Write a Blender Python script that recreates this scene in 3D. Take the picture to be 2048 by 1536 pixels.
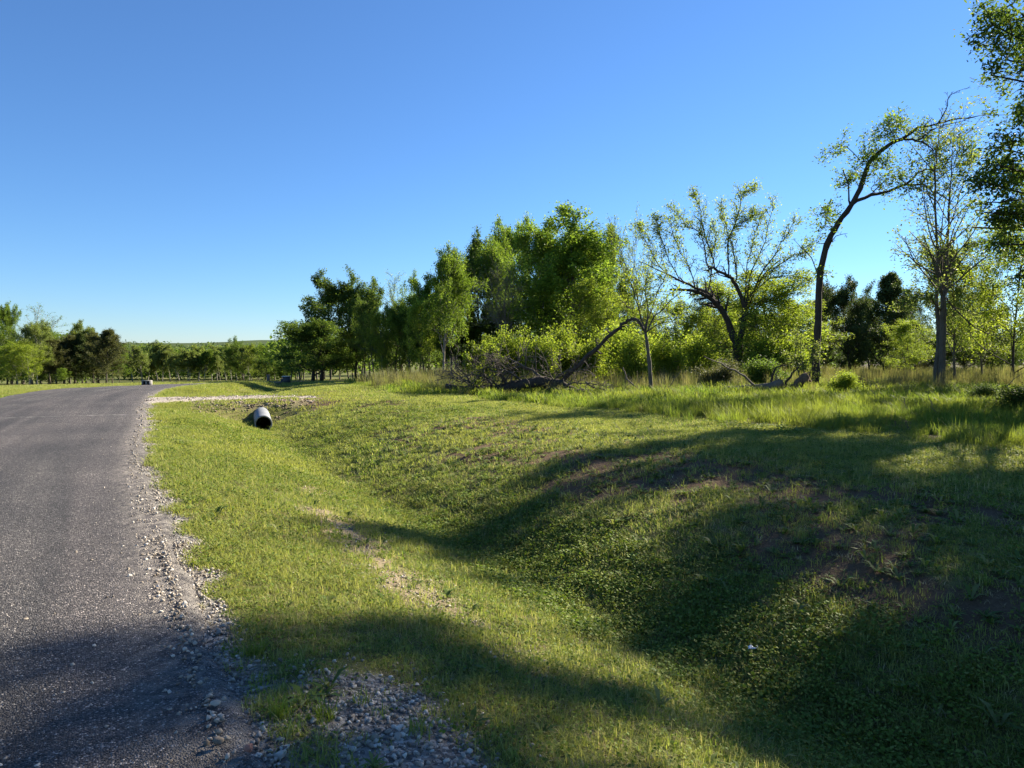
import bpy, math, random
import numpy as np
from mathutils import Vector, Matrix

for o in list(bpy.data.objects):
    bpy.data.objects.remove(o)
SC = bpy.context.scene
COL = SC.collection

# ------------------------------------------------------------------ camera
F_PX, HORIZON, CAM_H = 1420.0, 705.0, 1.6
PITCH = math.atan((768 - HORIZON) / F_PX)
cam_d = bpy.data.cameras.new("camera")
cam_d.sensor_fit = 'HORIZONTAL'
cam_d.sensor_width = 36.0
cam_d.lens = 36.0 * F_PX / 2048.0
cam_d.clip_start = 0.05
cam_d.clip_end = 9000
cam = bpy.data.objects.new("camera", cam_d)
COL.objects.link(cam)
cam.location = (0, 0, CAM_H)
cam.rotation_euler = (math.pi / 2 - PITCH, 0, 0)
SC.camera = cam

# ------------------------------------------------------------------ sky, sun, exposure
SUN_AZ, SUN_EL = math.radians(50), math.radians(30)
world = bpy.data.worlds.new("World")
SC.world = world
world.use_nodes = True
wn = world.node_tree.nodes
wl = world.node_tree.links
wn.clear()
sky = wn.new('ShaderNodeTexSky')
sky.sky_type = 'NISHITA'
sky.sun_disc = False
sky.sun_elevation = SUN_EL
sky.sun_rotation = SUN_AZ
sky.altitude = 3000
sky.air_density = 1.5
sky.dust_density = 0.15
sky.ozone_density = 10.0
bg = wn.new('ShaderNodeBackground')
bg.inputs['Strength'].default_value = 0.053
wo = wn.new('ShaderNodeOutputWorld')
wl.new(sky.outputs[0], bg.inputs[0])
wl.new(bg.outputs[0], wo.inputs[0])

sun_d = bpy.data.lights.new("sun", 'SUN')
sun_d.energy = 5.0
sun_d.angle = math.radians(0.53)
sun_d.color = (1.0, 0.90, 0.74)
sun = bpy.data.objects.new("sun", sun_d)
COL.objects.link(sun)
SUN_DIR = Vector((math.sin(SUN_AZ) * math.cos(SUN_EL), math.cos(SUN_AZ) * math.cos(SUN_EL), math.sin(SUN_EL)))
sun.rotation_euler = SUN_DIR.to_track_quat('Z', 'Y').to_euler()
sun.location = (40, 30, 40)

vs = SC.view_settings
vs.view_transform = 'Standard'
vs.look = 'None'
vs.gamma = 1
vs.use_curve_mapping = False
vs.exposure = 1.72
SC.cycles.max_bounces = 6
SC.cycles.diffuse_bounces = 3
SC.cycles.glossy_bounces = 2
SC.cycles.transmission_bounces = 4
SC.cycles.use_denoising = True
SC.cycles.sample_clamp_indirect = 6

# ------------------------------------------------------------------ small maths
FWD = np.array((0, math.cos(PITCH), -math.sin(PITCH)))
UP = np.array((0, math.sin(PITCH), math.cos(PITCH)))


def P(px, py, d):
    """world point on the sight line of a photo pixel at distance d in front"""
    r = FWD + np.array((1.0, 0, 0)) * (px - 1024) / F_PX + UP * (768 - py) / F_PX
    r = r * (d / r[1])
    return np.array((0, 0, CAM_H)) + r


def X(px, d):
    return (px - 1024) / F_PX * d


def sstep(a, b, x):
    t = np.clip((np.asarray(x, float) - a) / (b - a), 0, 1)
    return t * t * (3 - 2 * t)


_tab = np.random.default_rng(7).random((256, 256))


def vnoise(x, y, seed=0):
    x = np.asarray(x, float) + seed * 17.31
    y = np.asarray(y, float) + seed * 9.77
    xi = np.floor(x).astype(int)
    yi = np.floor(y).astype(int)
    fx, fy = x - xi, y - yi
    fx = fx * fx * (3 - 2 * fx)
    fy = fy * fy * (3 - 2 * fy)
    a = _tab[xi & 255, yi & 255]
    b = _tab[(xi + 1) & 255, yi & 255]
    c = _tab[xi & 255, (yi + 1) & 255]
    d = _tab[(xi + 1) & 255, (yi + 1) & 255]
    return (a * (1 - fx) + b * fx) * (1 - fy) + (c * (1 - fx) + d * fx) * fy


def fbm(x, y, seed=0, octv=3):
    s, amp, tot = 0, 1.0, 0
    for k in range(octv):
        s = s + amp * vnoise(np.asarray(x) * 2 ** k, np.asarray(y) * 2 ** k, seed + k * 3)
        tot += amp
        amp *= 0.5
    return s / tot


# ------------------------------------------------------------------ the road line and the terrain
_ctrl = np.array([(8.6, -13.0), (4.9, -7.0), (2.6, -3.3), (1.05, -0.8), (-1.1, 2.73), (-3.2, 6.4), (-5.6, 10.57),
                  (-8.75, 16.8), (-11.7, 22.7), (-14.2, 28.4), (-16.1, 34.5), (-17.3, 42), (-17.6, 50), (-16.9, 60),
                  (-14.6, 75), (-9, 100), (0, 135)])


def catmull(pts, step):
    out = []
    n = len(pts)
    for i in range(n - 1):
        p0, p1, p2, p3 = pts[max(i - 1, 0)], pts[i], pts[i + 1], pts[min(i + 2, n - 1)]
        k = max(2, int(np.linalg.norm(p2 - p1) / step))
        for j in range(k):
            t = j / k
            out.append(0.5 * ((2 * p1) + (-p0 + p2) * t + (2 * p0 - 5 * p1 + 4 * p2 - p3) * t * t + (-p0 + 3 * p1 - 3 * p2 + p3) * t ** 3))
    out.append(pts[-1])
    return np.array(out)


EDGE = catmull(_ctrl, 0.4)
_seg = np.diff(EDGE, axis=0)
EDGE_S = np.concatenate([[0], np.cumsum(np.linalg.norm(_seg, axis=1))])
_tan = np.gradient(EDGE, axis=0)
_tan /= np.linalg.norm(_tan, axis=1)[:, None]
_nrm = np.stack([_tan[:, 1], -_tan[:, 0]], 1)
ROAD_W = 4.7


def road_ts(x, y):
    """t = metres right of the road's right edge, s = metres along it"""
    x = np.atleast_1d(np.asarray(x, float)).ravel()
    y = np.atleast_1d(np.asarray(y, float)).ravel()
    t = np.empty(len(x))
    s = np.empty(len(x))
    ex, ey = EDGE[:, 0].astype(np.float32), EDGE[:, 1].astype(np.float32)
    for a in range(0, len(x), 40000):
        xs, ys = x[a:a + 40000], y[a:a + 40000]
        dd = (xs[:, None].astype(np.float32) - ex[None]) ** 2 + (ys[:, None].astype(np.float32) - ey[None]) ** 2
        k = dd.argmin(1)
        dx, dy = xs - EDGE[k, 0], ys - EDGE[k, 1]
        t[a:a + 40000] = dx * _nrm[k, 0] + dy * _nrm[k, 1]
        s[a:a + 40000] = EDGE_S[k] + dx * _tan[k, 0] + dy * _tan[k, 1]
    return t, s


S0 = float(road_ts(-1.1, 2.73)[1][0])       # bottom edge of the picture
S_SEAM = float(road_ts(-10.8, 17.6)[1][0])   # a pale scuffed line across the road
S_DRIVE = float(road_ts(-12.0, 23.2)[1][0])   # where the gravel drive crosses

_PT = np.array([-50, -ROAD_W, 0, 0.5, 1.1, 1.7, 2.3, 2.8, 3.15, 3.5, 4.2, 5.0, 5.8, 6.6, 7.6, 9.0, 12, 60])
_PZ = np.array([0, 0, 0, -.03, -.11, -.25, -.43, -.59, -.71, -.62, -.38, -.15, .00, .07, .11, .12, .12, .1])


def prof(t):
    z = 0
    for o, w in ((-.2, .2), (-.1, .2), (0, .2), (.1, .2), (.2, .2)):
        z = z + w * np.interp(t + o, _PT, _PZ)
    return z


def height_ts(x, y, t, s):
    k = 0.030 + (0.011 - 0.030) * sstep(-16, 2, x)
    far = np.clip(y - 26, 0, None)
    far = np.where(far < 8, far * far / 16, far - 4)
    z = -k * np.minimum(far, 150)
    z = z - 0.02 * np.clip(-t - ROAD_W - 0.3, 0, 45)
    pr = prof(t) * (1 - sstep(48, 75, s))
    fill = (1 - sstep(2.15, 3.3, np.abs(s - S_DRIVE))) * (1 - sstep(8, 14, t))
    pr = pr * (1 - fill) + fill * np.where(t > 0, 0.02, 0) + 0
    z = z + pr
    berm = 0.30 * np.exp(-((t - 1.5) / 0.95) ** 2) * sstep(2.0, 6.5, s - S_DRIVE) * (1 - sstep(18, 30, s - S_DRIVE))
    z = z + berm
    off = sstep(0.1, 0.9, t) + sstep(0.1, 0.9, -t - ROAD_W)
    z = z + off * (0.05 * (fbm(x * 0.9, y * 0.9, 3) - 0.5) + 0.025 * (vnoise(x * 3.1, y * 3.1, 5) - 0.5))
    z = z + 0.16 * sstep(3.3, 4.5, t) * (1 - sstep(6.5, 8.5, t)) * (fbm(x * 0.8, y * 0.8, 11) - 0.5)
    z = z + sstep(10, 30, t) * 0.25 * (fbm(x * .12, y * .12, 21) - 0.5)
    z = z - 0.035 * sstep(-ROAD_W - .1, -ROAD_W + .25, t) * (1 - sstep(-.25, .1, t))
    return z


def height(x, y):
    x = np.atleast_1d(np.asarray(x, float))
    y = np.atleast_1d(np.asarray(y, float))
    t, s = road_ts(x, y)
    return height_ts(x, y, t, s)


def gz(x, y):
    return float(height(x, y)[0])


# ------------------------------------------------------------------ materials
def new_mat(name):
    m = bpy.data.materials.new(name)
    m.use_nodes = True
    nt = m.node_tree
    nt.nodes.clear()
    out = nt.nodes.new('ShaderNodeOutputMaterial')
    return m, nt, out


def N(nt, kind, **kw):
    n = nt.nodes.new(kind)
    for k, v in kw.items():
        if k in n.inputs:
            n.inputs[k].default_value = v
        else:
            setattr(n, k, v)
    return n


def ramp(nt, fac, stops, interp='LINEAR'):
    r = nt.nodes.new('ShaderNodeValToRGB')
    r.color_ramp.interpolation = interp
    el = r.color_ramp.elements
    while len(el) < len(stops):
        el.new(0.5)
    for e, (p, c) in zip(el, stops):
        e.position = p
        e.color = (*c, 1) if len(c) == 3 else c
    nt.links.new(fac, r.inputs[0])
    return r.outputs[0]


def mix(nt, fac, a, b, blend='MIX'):
    n = nt.nodes.new('ShaderNodeMix')
    n.data_type = 'RGBA'
    n.blend_type = blend
    for inp, v in ((n.inputs[0], fac), (n.inputs[6], a), (n.inputs[7], b)):
        if hasattr(v, 'node'):
            nt.links.new(v, inp)
        else:
            inp.default_value = v if isinstance(v, float) else ((*v, 1) if len(v) == 3 else v)
    return n.outputs[2]


def noise(nt, scale, detail=3, coord=None, rough=0.55):
    n = N(nt, 'ShaderNodeTexNoise', Scale=scale, Detail=detail, Roughness=rough)
    if coord is not None:
        nt.links.new(coord, n.inputs['Vector'])
    return n.outputs['Fac']


def attr(nt, name):
    a = nt.nodes.new('ShaderNodeAttribute')
    a.attribute_name = name
    return a.outputs['Fac']


def wpos(nt):
    return nt.nodes.new('ShaderNodeNewGeometry').outputs['Position']


def leaf_mat(name, stops, trans=0.4, patch=0.0, patch_cols=None, rough=0.6, spec=0.12, tboost=(1.3, 1.32, 0.7), patch_scale=0.35):
    """thin leaves or blades: colour by each leaf's own random tint, light passes through"""
    m, nt, out = new_mat(name)
    c = ramp(nt, attr(nt, 'tint'), stops)
    oi = nt.nodes.new('ShaderNodeObjectInfo')
    hv = N(nt, 'ShaderNodeHueSaturation', Saturation=1.0)
    mr = N(nt, 'ShaderNodeMapRange')
    mr.inputs['To Min'].default_value = 0.8
    mr.inputs['To Max'].default_value = 1.25
    nt.links.new(oi.outputs['Random'], mr.inputs[0])
    nt.links.new(mr.outputs[0], hv.inputs['Value'])
    nt.links.new(c, hv.inputs['Color'])
    c = hv.outputs[0]
    if patch_cols:
        f = ramp(nt, noise(nt, patch_scale, 4, wpos(nt)), [(0.5 - patch / 2, (0, 0, 0)), (0.5 + patch / 2, (1, 1, 1))])
        c = mix(nt, f, c, patch_cols)
    pb = N(nt, 'ShaderNodeBsdfPrincipled', Roughness=rough)
    pb.inputs['Specular IOR Level'].default_value = spec
    tr = N(nt, 'ShaderNodeBsdfTranslucent')
    nt.links.new(c, pb.inputs['Base Color'])
    nt.links.new(mix(nt, 1.0, c, tboost, 'MULTIPLY'), tr.inputs['Color'])
    ms = N(nt, 'ShaderNodeMixShader')
    ms.inputs[0].default_value = trans
    nt.links.new(pb.outputs[0], ms.inputs[1])
    nt.links.new(tr.outputs[0], ms.inputs[2])
    nt.links.new(ms.outputs[0], out.inputs[0])
    return m


def bark_mat(name, a, b, scale=6.0, bump=0.4):
    m, nt, out = new_mat(name)
    tc = nt.nodes.new('ShaderNodeTexCoord')
    mp = N(nt, 'ShaderNodeMapping')
    mp.inputs['Scale'].default_value = (1, 1, 0.25)
    nt.links.new(tc.outputs['Object'], mp.inputs[0])
    f = noise(nt, scale * 3, 6, mp.outputs[0], 0.7)
    g = noise(nt, scale * .4, 3, tc.outputs['Object'])
    c = ramp(nt, f, [(0.3, a), (0.7, b)])
    c = mix(nt, 0.35, c, ramp(nt, g, [(0.35, a), (0.65, b)]))
    pb = N(nt, 'ShaderNodeBsdfPrincipled', Roughness=0.9)
    pb.inputs['Specular IOR Level'].default_value = 0.15
    nt.links.new(c, pb.inputs['Base Color'])
    bp = N(nt, 'ShaderNodeBump', Strength=bump, Distance=0.05)
    nt.links.new(f, bp.inputs['Height'])
    nt.links.new(bp.outputs[0], pb.inputs['Normal'])
    nt.links.new(pb.outputs[0], out.inputs[0])
    return m


def plain_mat(name, a, b=None, scale=8.0, rough=0.8, spec=0.3, bump=0.15, metal=0.0):
    m, nt, out = new_mat(name)
    tc = nt.nodes.new('ShaderNodeTexCoord')
    f = noise(nt, scale, 5, tc.outputs['Object'], 0.65)
    pb = N(nt, 'ShaderNodeBsdfPrincipled', Roughness=rough, Metallic=metal)
    pb.inputs['Specular IOR Level'].default_value = spec
    nt.links.new(ramp(nt, f, [(0.3, a), (0.7, b or a)]), pb.inputs['Base Color'])
    bp = N(nt, 'ShaderNodeBump', Strength=bump, Distance=0.02)
    nt.links.new(f, bp.inputs['Height'])
    nt.links.new(bp.outputs[0], pb.inputs['Normal'])
    nt.links.new(pb.outputs[0], out.inputs[0])
    return m


def stone_mat(name, stops):
    m, nt, out = new_mat(name)
    oi = nt.nodes.new('ShaderNodeObjectInfo')
    c = ramp(nt, oi.outputs['Random'], stops)
    tc = nt.nodes.new('ShaderNodeTexCoord')
    f = noise(nt, 3.0, 4, tc.outputs['Object'])
    c = mix(nt, 1.0, c, ramp(nt, f, [(0.25, (.75, .73, .7)), (0.75, (1.1, 1.1, 1.1))]), 'MULTIPLY')
    pb = N(nt, 'ShaderNodeBsdfPrincipled', Roughness=0.85)
    pb.inputs['Specular IOR Level'].default_value = 0.3
    nt.links.new(c, pb.inputs['Base Color'])
    nt.links.new(pb.outputs[0], out.inputs[0])
    return m


def ground_mat():
    m, nt, out = new_mat("ground")
    pos = wpos(nt)
    fine = noise(nt, 30, 6, pos, 0.75)
    mid = noise(nt, 2.2, 5, pos, 0.6)
    big = noise(nt, 0.25, 4, pos)
    thatch = ramp(nt, fine, [(0.25, (.075, .07, .026)), (0.55, (.18, .165, .06)), (0.8, (.30, .26, .125))])
    lush = ramp(nt, fine, [(0.3, (.035, .055, .012)), (0.7, (.085, .125, .024))])
    base = mix(nt, ramp(nt, big, [(0.35, (0, 0, 0)), (0.65, (1, 1, 1))]), thatch, lush)
    soil = ramp(nt, fine, [(0.25, (.07, .045, .027)), (0.6, (.14, .093, .056)), (0.85, (.23, .165, .11))])
    dry = ramp(nt, fine, [(0.25, (.16, .12, .075)), (0.6, (.30, .24, .16)), (0.85, (.45, .39, .28))])
    gravel = ramp(nt, N(nt, 'ShaderNodeTexVoronoi', Scale=45.0).outputs['Color'], [(0.2, (.10, .09, .08)), (0.6, (.26, .24, .21)), (0.95, (.5, .47, .42))])
    vor = gravel.node.inputs[0].links[0].from_node
    nt.links.new(pos, vor.inputs['Vector'])
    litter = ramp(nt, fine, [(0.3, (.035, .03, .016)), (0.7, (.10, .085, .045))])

    def k(name, soft=0.3):
        a = nt.nodes.new('ShaderNodeMath')
        a.operation = 'ADD'
        nt.links.new(attr(nt, name), a.inputs[0])
        b = N(nt, 'ShaderNodeMapRange')
        b.inputs['To Min'].default_value = -soft
        b.inputs['To Max'].default_value = soft
        nt.links.new(mid, b.inputs[0])
        nt.links.new(b.outputs[0], a.inputs[1])
        return ramp(nt, a.outputs[0], [(0.35, (0, 0, 0)), (0.65, (1, 1, 1))])
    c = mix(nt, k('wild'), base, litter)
    c = mix(nt, k('soil'), c, soil)
    c = mix(nt, k('dry'), c, dry)
    c = mix(nt, k('gravel', 0.2), c, gravel)
    pb = N(nt, 'ShaderNodeBsdfPrincipled', Roughness=0.95)
    pb.inputs['Specular IOR Level'].default_value = 0.1
    nt.links.new(c, pb.inputs['Base Color'])
    bp = N(nt, 'ShaderNodeBump', Strength=0.8, Distance=0.03)
    nt.links.new(fine, bp.inputs['Height'])
    nt.links.new(bp.outputs[0], pb.inputs['Normal'])
    nt.links.new(pb.outputs[0], out.inputs[0])
    return m


def asphalt_mat():
    m, nt, out = new_mat("chip_seal")
    uv = N(nt, 'ShaderNodeUVMap').outputs[0]
    v = N(nt, 'ShaderNodeTexVoronoi', Scale=115.0)
    nt.links.new(uv, v.inputs['Vector'])
    sep = nt.nodes.new('ShaderNodeSeparateColor')
    nt.links.new(v.outputs['Color'], sep.inputs[0])
    chips = ramp(nt, sep.outputs[0], [(0.0, (.016, .0152, .0152)), (0.4, (.037, .034, .0335)), (0.75, (.082, .076, .072)), (0.93, (.155, .143, .131)), (1.0, (.42, .39, .35))])
    # wheel tracks run along the road: stretched noise across it
    mp = N(nt, 'ShaderNodeMapping')
    mp.inputs['Scale'].default_value = (1.0, 0.035, 1)
    nt.links.new(uv, mp.inputs[0])
    band = noise(nt, 0.9, 3, mp.outputs[0])
    tint = ramp(nt, band, [(0.34, (.62, .62, .64)), (0.47, (1.20, 1.15, 1.15)), (0.57, (.76, .76, .77)), (0.7, (1.48, 1.46, 1.42))])
    c = mix(nt, 1.0, chips, tint, 'MULTIPLY')
    blot = noise(nt, 0.6, 5, uv)
    c = mix(nt, 1.0, c, ramp(nt, blot, [(0.3, (.72, .72, .74)), (0.7, (1.25, 1.22, 1.2))]), 'MULTIPLY')
    dust = attr(nt, 'dust')
    dn = noise(nt, 9, 5, uv)
    dm = nt.nodes.new('ShaderNodeMath')
    dm.operation = 'MULTIPLY'
    nt.links.new(dust, dm.inputs[0])
    nt.links.new(ramp(nt, dn, [(0.4, (0, 0, 0)), (0.7, (1, 1, 1))]), dm.inputs[1])
    c = mix(nt, dm.outputs[0], c, (.30, .27, .23))
    su = nt.nodes.new('ShaderNodeSeparateXYZ')
    nt.links.new(uv, su.inputs[0])

    def mth(op, a, b):
        m_ = nt.nodes.new('ShaderNodeMath')
        m_.operation = op
        for i_, v_ in ((0, a), (1, b)):
            if hasattr(v_, 'node'):
                nt.links.new(v_, m_.inputs[i_])
            else:
                m_.inputs[i_].default_value = v_
        return m_.outputs[0]
    wob = mth('MULTIPLY', mth('SUBTRACT', noise(nt, 1.3, 3, uv), .5), .5)
    dist = mth('ABSOLUTE', mth('ADD', mth('SUBTRACT', su.outputs[1], S_SEAM), wob), 0.0)
    seam = ramp(nt, dist, [(0.03, (1, 1, 1)), (0.11, (0, 0, 0))])
    seam = mth('MULTIPLY', mth('MULTIPLY', seam, ramp(nt, noise(nt, 5, 4, uv), [(.42, (0, 0, 0)), (.6, (1, 1, 1))])), .7)
    c = mix(nt, seam, c, (.30, .28, .25))
    pb = N(nt, 'ShaderNodeBsdfPrincipled', Roughness=0.8)
    pb.inputs['Specular IOR Level'].default_value = 0.35
    nt.links.new(c, pb.inputs['Base Color'])
    bp = N(nt, 'ShaderNodeBump', Strength=0.9, Distance=0.012)
    bp.invert = True
    nt.links.new(v.outputs['Distance'], bp.inputs['Height'])
    nt.links.new(bp.outputs[0], pb.inputs['Normal'])
    nt.links.new(pb.outputs[0], out.inputs[0])
    return m


M = {}
M['ground'] = ground_mat()
M['asphalt'] = asphalt_mat()
M['mown'] = leaf_mat('mown_grass', [(0, (.11, .185, .03)), (0.45, (.195, .265, .05)), (0.8, (.28, .305, .09)), (1, (.47, .42, .24))], 0.45, 0.30, (.28, .295, .085), patch_scale=0.5)
M['tall'] = leaf_mat('tall_grass', [(0, (.09, .16, .022)), (0.6, (.16, .235, .036)), (0.88, (.22, .27, .06)), (1, (.36, .32, .15))], 0.5, 0.3, (.21, .24, .05), patch_scale=0.25)
M['dryweed'] = leaf_mat('dry_weeds', [(0, (.13, .125, .06)), (0.6, (.20, .18, .10)), (1, (.17, .20, .06))], 0.4)
M['cover'] = leaf_mat('clover', [(0, (.08, .14, .022)), (0.6, (.145, .20, .035)), (1, (.23, .25, .06))], 0.35)
M['weed'] = leaf_mat('weed_leaf', [(0, (.07, .12, .025)), (0.6, (.12, .17, .04)), (1, (.20, .21, .08))], 0.35)
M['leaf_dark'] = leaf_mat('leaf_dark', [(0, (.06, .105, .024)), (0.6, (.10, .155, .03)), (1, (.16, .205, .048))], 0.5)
M['leaf_mid'] = leaf_mat('leaf_mid', [(0, (.08, .14, .022)), (0.6, (.135, .20, .03)), (1, (.20, .26, .05))], 0.52)
M['leaf_lime'] = leaf_mat('leaf_lime', [(0, (.14, .20, .026)), (0.6, (.21, .27, .036)), (1, (.31, .35, .07))], 0.55)
M['leaf_olive'] = leaf_mat('leaf_olive', [(0, (.095, .14, .035)), (0.6, (.16, .20, .055)), (1, (.26, .29, .11))], 0.48)
M['leaf_cedar'] = leaf_mat('leaf_cedar', [(0, (.042, .068, .024)), (0.6, (.07, .10, .033)), (1, (.115, .145, .055))], 0.32)
M['leaf_rust'] = leaf_mat('leaf_rust', [(0, (.07, .082, .036)), (0.6, (.11, .118, .05)), (1, (.16, .165, .07))], 0.35)
M['bark'] = bark_mat('bark_grey', (.055, .045, .036), (.16, .14, .115))
M['bark_dark'] = bark_mat('bark_dark', (.03, .024, .02), (.085, .07, .056))
M['bark_pale'] = bark_mat('bark_pale', (.16, .14, .115), (.36, .33, .28))
M['deadwood'] = bark_mat('dead_wood', (.07, .055, .042), (.24, .205, .165))
M['stone'] = stone_mat('limestone', [(0, (.16, .13, .10)), (0.35, (.28, .24, .19)), (0.75, (.43, .385, .32)), (1, (.64, .59, .51))])
M['chip'] = stone_mat('road_chip', [(0, (.03, .03, .033)), (0.5, (.09, .085, .085)), (0.85, (.2, .19, .18)), (1, (.5, .46, .4))])
M['rubble'] = stone_mat('rubble', [(0, (.13, .09, .06)), (0.5, (.27, .2, .15)), (1, (.45, .38, .31))])
M['pipe_out'] = plain_mat('galvanised_pipe', (.13, .14, .15), (.27, .285, .30), 5, 0.6, 0.4, 0.1)
M['inner_shade'] = plain_mat('painted_inner_shade', (.012, .012, .013), (.02, .02, .02), 5, 0.9)  # near-black colour painted in for the shade inside pipe and headwall
M['concrete'] = plain_mat('concrete', (.42, .41, .38), (.6, .58, .54), 6)
M['dark_box'] = plain_mat('dark_metal', (.035, .04, .045), (.06, .065, .07), 4, 0.6)
M['litter'] = plain_mat('white_scrap', (.72, .76, .78), (.8, .84, .86), 12, 0.6)
M['redstone'] = plain_mat('red_stone', (.28, .12, .085), (.42, .22, .16), 14)

# ------------------------------------------------------------------ mesh and object helpers


def mesh_np(name, V, F4=None, F3=None, attrs=None, mat=None, smooth=False, uv=None):
    me = bpy.data.meshes.new(name)
    V = np.asarray(V, np.float32)
    loops, starts, n = [], [], 0
    if F4 is not None and len(F4):
        F4 = np.asarray(F4, np.int32)
        loops.append(F4.ravel())
        starts.append(np.arange(len(F4), dtype=np.int32) * 4)
        n = len(F4) * 4
    if F3 is not None and len(F3):
        F3 = np.asarray(F3, np.int32)
        loops.append(F3.ravel())
        starts.append(np.arange(len(F3), dtype=np.int32) * 3 + n)
    loops = np.concatenate(loops)
    starts = np.concatenate(starts)
    me.vertices.add(len(V))
    me.vertices.foreach_set('co', V.ravel())
    me.loops.add(len(loops))
    me.loops.foreach_set('vertex_index', loops)
    me.polygons.add(len(starts))
    me.polygons.foreach_set('loop_start', starts)
    if attrs:
        for k, a in attrs.items():
            at = me.attributes.new(k, 'FLOAT', 'POINT')
            at.data.foreach_set('value', np.asarray(a, np.float32))
    if uv is not None:
        l = me.uv_layers.new(name='UVMap')
        l.data.foreach_set('uv', np.asarray(uv, np.float32)[loops].ravel())
    me.update(calc_edges=True)
    me.validate()
    if smooth:
        me.polygons.foreach_set('use_smooth', np.ones(len(starts), bool))
    if mat is not None:
        me.materials.append(mat)
    return me


def link(name, me, parent=None, loc=None):
    o = bpy.data.objects.new(name, me)
    COL.objects.link(o)
    if parent is not None:
        o.parent = parent
    if loc is not None:
        o.location = loc
    return o


def tag(o, label=None, cat=None, group=None, kind=None):
    if label:
        o['label'] = label
    if cat:
        o['category'] = cat
    if group:
        o['group'] = group
    if kind:
        o['kind'] = kind
    return o


def thing(name, label, cat, loc, group=None, rz=0.0):
    o = bpy.data.objects.new(name, None)
    COL.objects.link(o)
    o.empty_display_size = 0.2
    o.location = loc
    o.rotation_euler = (0, 0, rz)
    return tag(o, label, cat, group)


class Geo:
    """collects tubes, boxes and leaves in local space"""

    def __init__(self):
        self.V, self.F4, self.F3, self.n = [], [], [], 0

    def add(self, V, F4=None, F3=None):
        V = np.asarray(V, float)
        self.V.append(V)
        if F4 is not None and len(F4):
            self.F4.append(np.asarray(F4) + self.n)
        if F3 is not None and len(F3):
            self.F3.append(np.asarray(F3) + self.n)
        self.n += len(V)

    def tube(self, pts, rad, sides=6, cap=True):
        pts = np.asarray(pts, float)
        rad = np.asarray(rad, float)
        n = len(pts)
        tg = np.gradient(pts, axis=0)
        tg /= (np.linalg.norm(tg, axis=1) + 1e-9)[:, None]
        ref = np.array((0.31, 0.95, 0.05)) if abs(tg[0][2]) > 0.8 else np.array((0.02, 0.05, 1.0))
        u = np.cross(tg, ref)
        u /= (np.linalg.norm(u, axis=1) + 1e-9)[:, None]
        w = np.cross(tg, u)
        a = np.arange(sides) * (2 * math.pi / sides)
        ring = pts[:, None] + rad[:, None, None] * (np.cos(a)[None, :, None] * u[:, None] + np.sin(a)[None, :, None] * w[:, None])
        V = ring.reshape(-1, 3)
        i = np.arange(n - 1)[:, None] * sides
        j = np.arange(sides)[None]
        k = (j + 1) % sides
        F = np.stack([i + j, i + k, i + sides + k, i + sides + j], -1).reshape(-1, 4)
        F3 = None
        if cap:
            V = np.vstack([V, pts[-1] + tg[-1] * rad[-1] * .5, pts[0]])
            e = (n - 1) * sides
            F3 = [(e + q, e + (q + 1) % sides, n * sides) for q in range(sides)] + [((q + 1) % sides, q, n * sides + 1) for q in range(sides)]
        self.add(V, F, F3)

    def box(self, c, sz, R=None):
        c = np.asarray(c, float)
        h = np.asarray(sz, float) / 2
        V = np.array([(x, y, z) for x in (-1, 1) for y in (-1, 1) for z in (-1, 1)], float) * h
        if R is not None:
            V = V @ np.asarray(R).T
        self.add(V + c, [(0, 1, 3, 2), (4, 6, 7, 5), (0, 4, 5, 1), (2, 3, 7, 6), (0, 2, 6, 4), (1, 5, 7, 3)])

    def mesh(self, name, mat, smooth=False, attrs=None):
        return mesh_np(name, np.vstack(self.V), np.vstack(self.F4) if self.F4 else None, np.vstack(self.F3) if self.F3 else None, attrs, mat, smooth)


def leaves_mesh(name, pos, rng, size, mat, aspect=0.5, up=0.5, direction=None, tint=None):
    """one small rhombic leaf per position"""
    pos = np.asarray(pos, float)
    n = len(pos)
    nr = rng.normal(size=(n, 3))
    nr[:, 2] = np.abs(nr[:, 2]) + up
    nr /= np.linalg.norm(nr, axis=1)[:, None]
    a = rng.normal(size=(n, 3)) if direction is None else direction + 0.5 * rng.normal(size=(n, 3))
    a -= nr * (a * nr).sum(1)[:, None]
    a /= (np.linalg.norm(a, axis=1) + 1e-9)[:, None]
    b = np.cross(nr, a)
    sz = size * rng.uniform(0.6, 1.35, n)[:, None]
    w = sz * aspect
    V = np.stack([pos, pos + a * sz * .5 + b * w * .5 + nr * sz * .08, pos + a * sz, pos + a * sz * .5 - b * w * .5 + nr * sz * .08], 1).reshape(-1, 3)
    Fc = np.arange(n * 4).reshape(-1, 4)
    if tint is None:
        tint = rng.random(n)
    return mesh_np(name, V, Fc, None, {'tint': np.repeat(tint, 4)}, mat)


# ------------------------------------------------------------------ trees: branches grown level by level
def unit(v):
    return v / (np.linalg.norm(v) + 1e-9)


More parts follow.
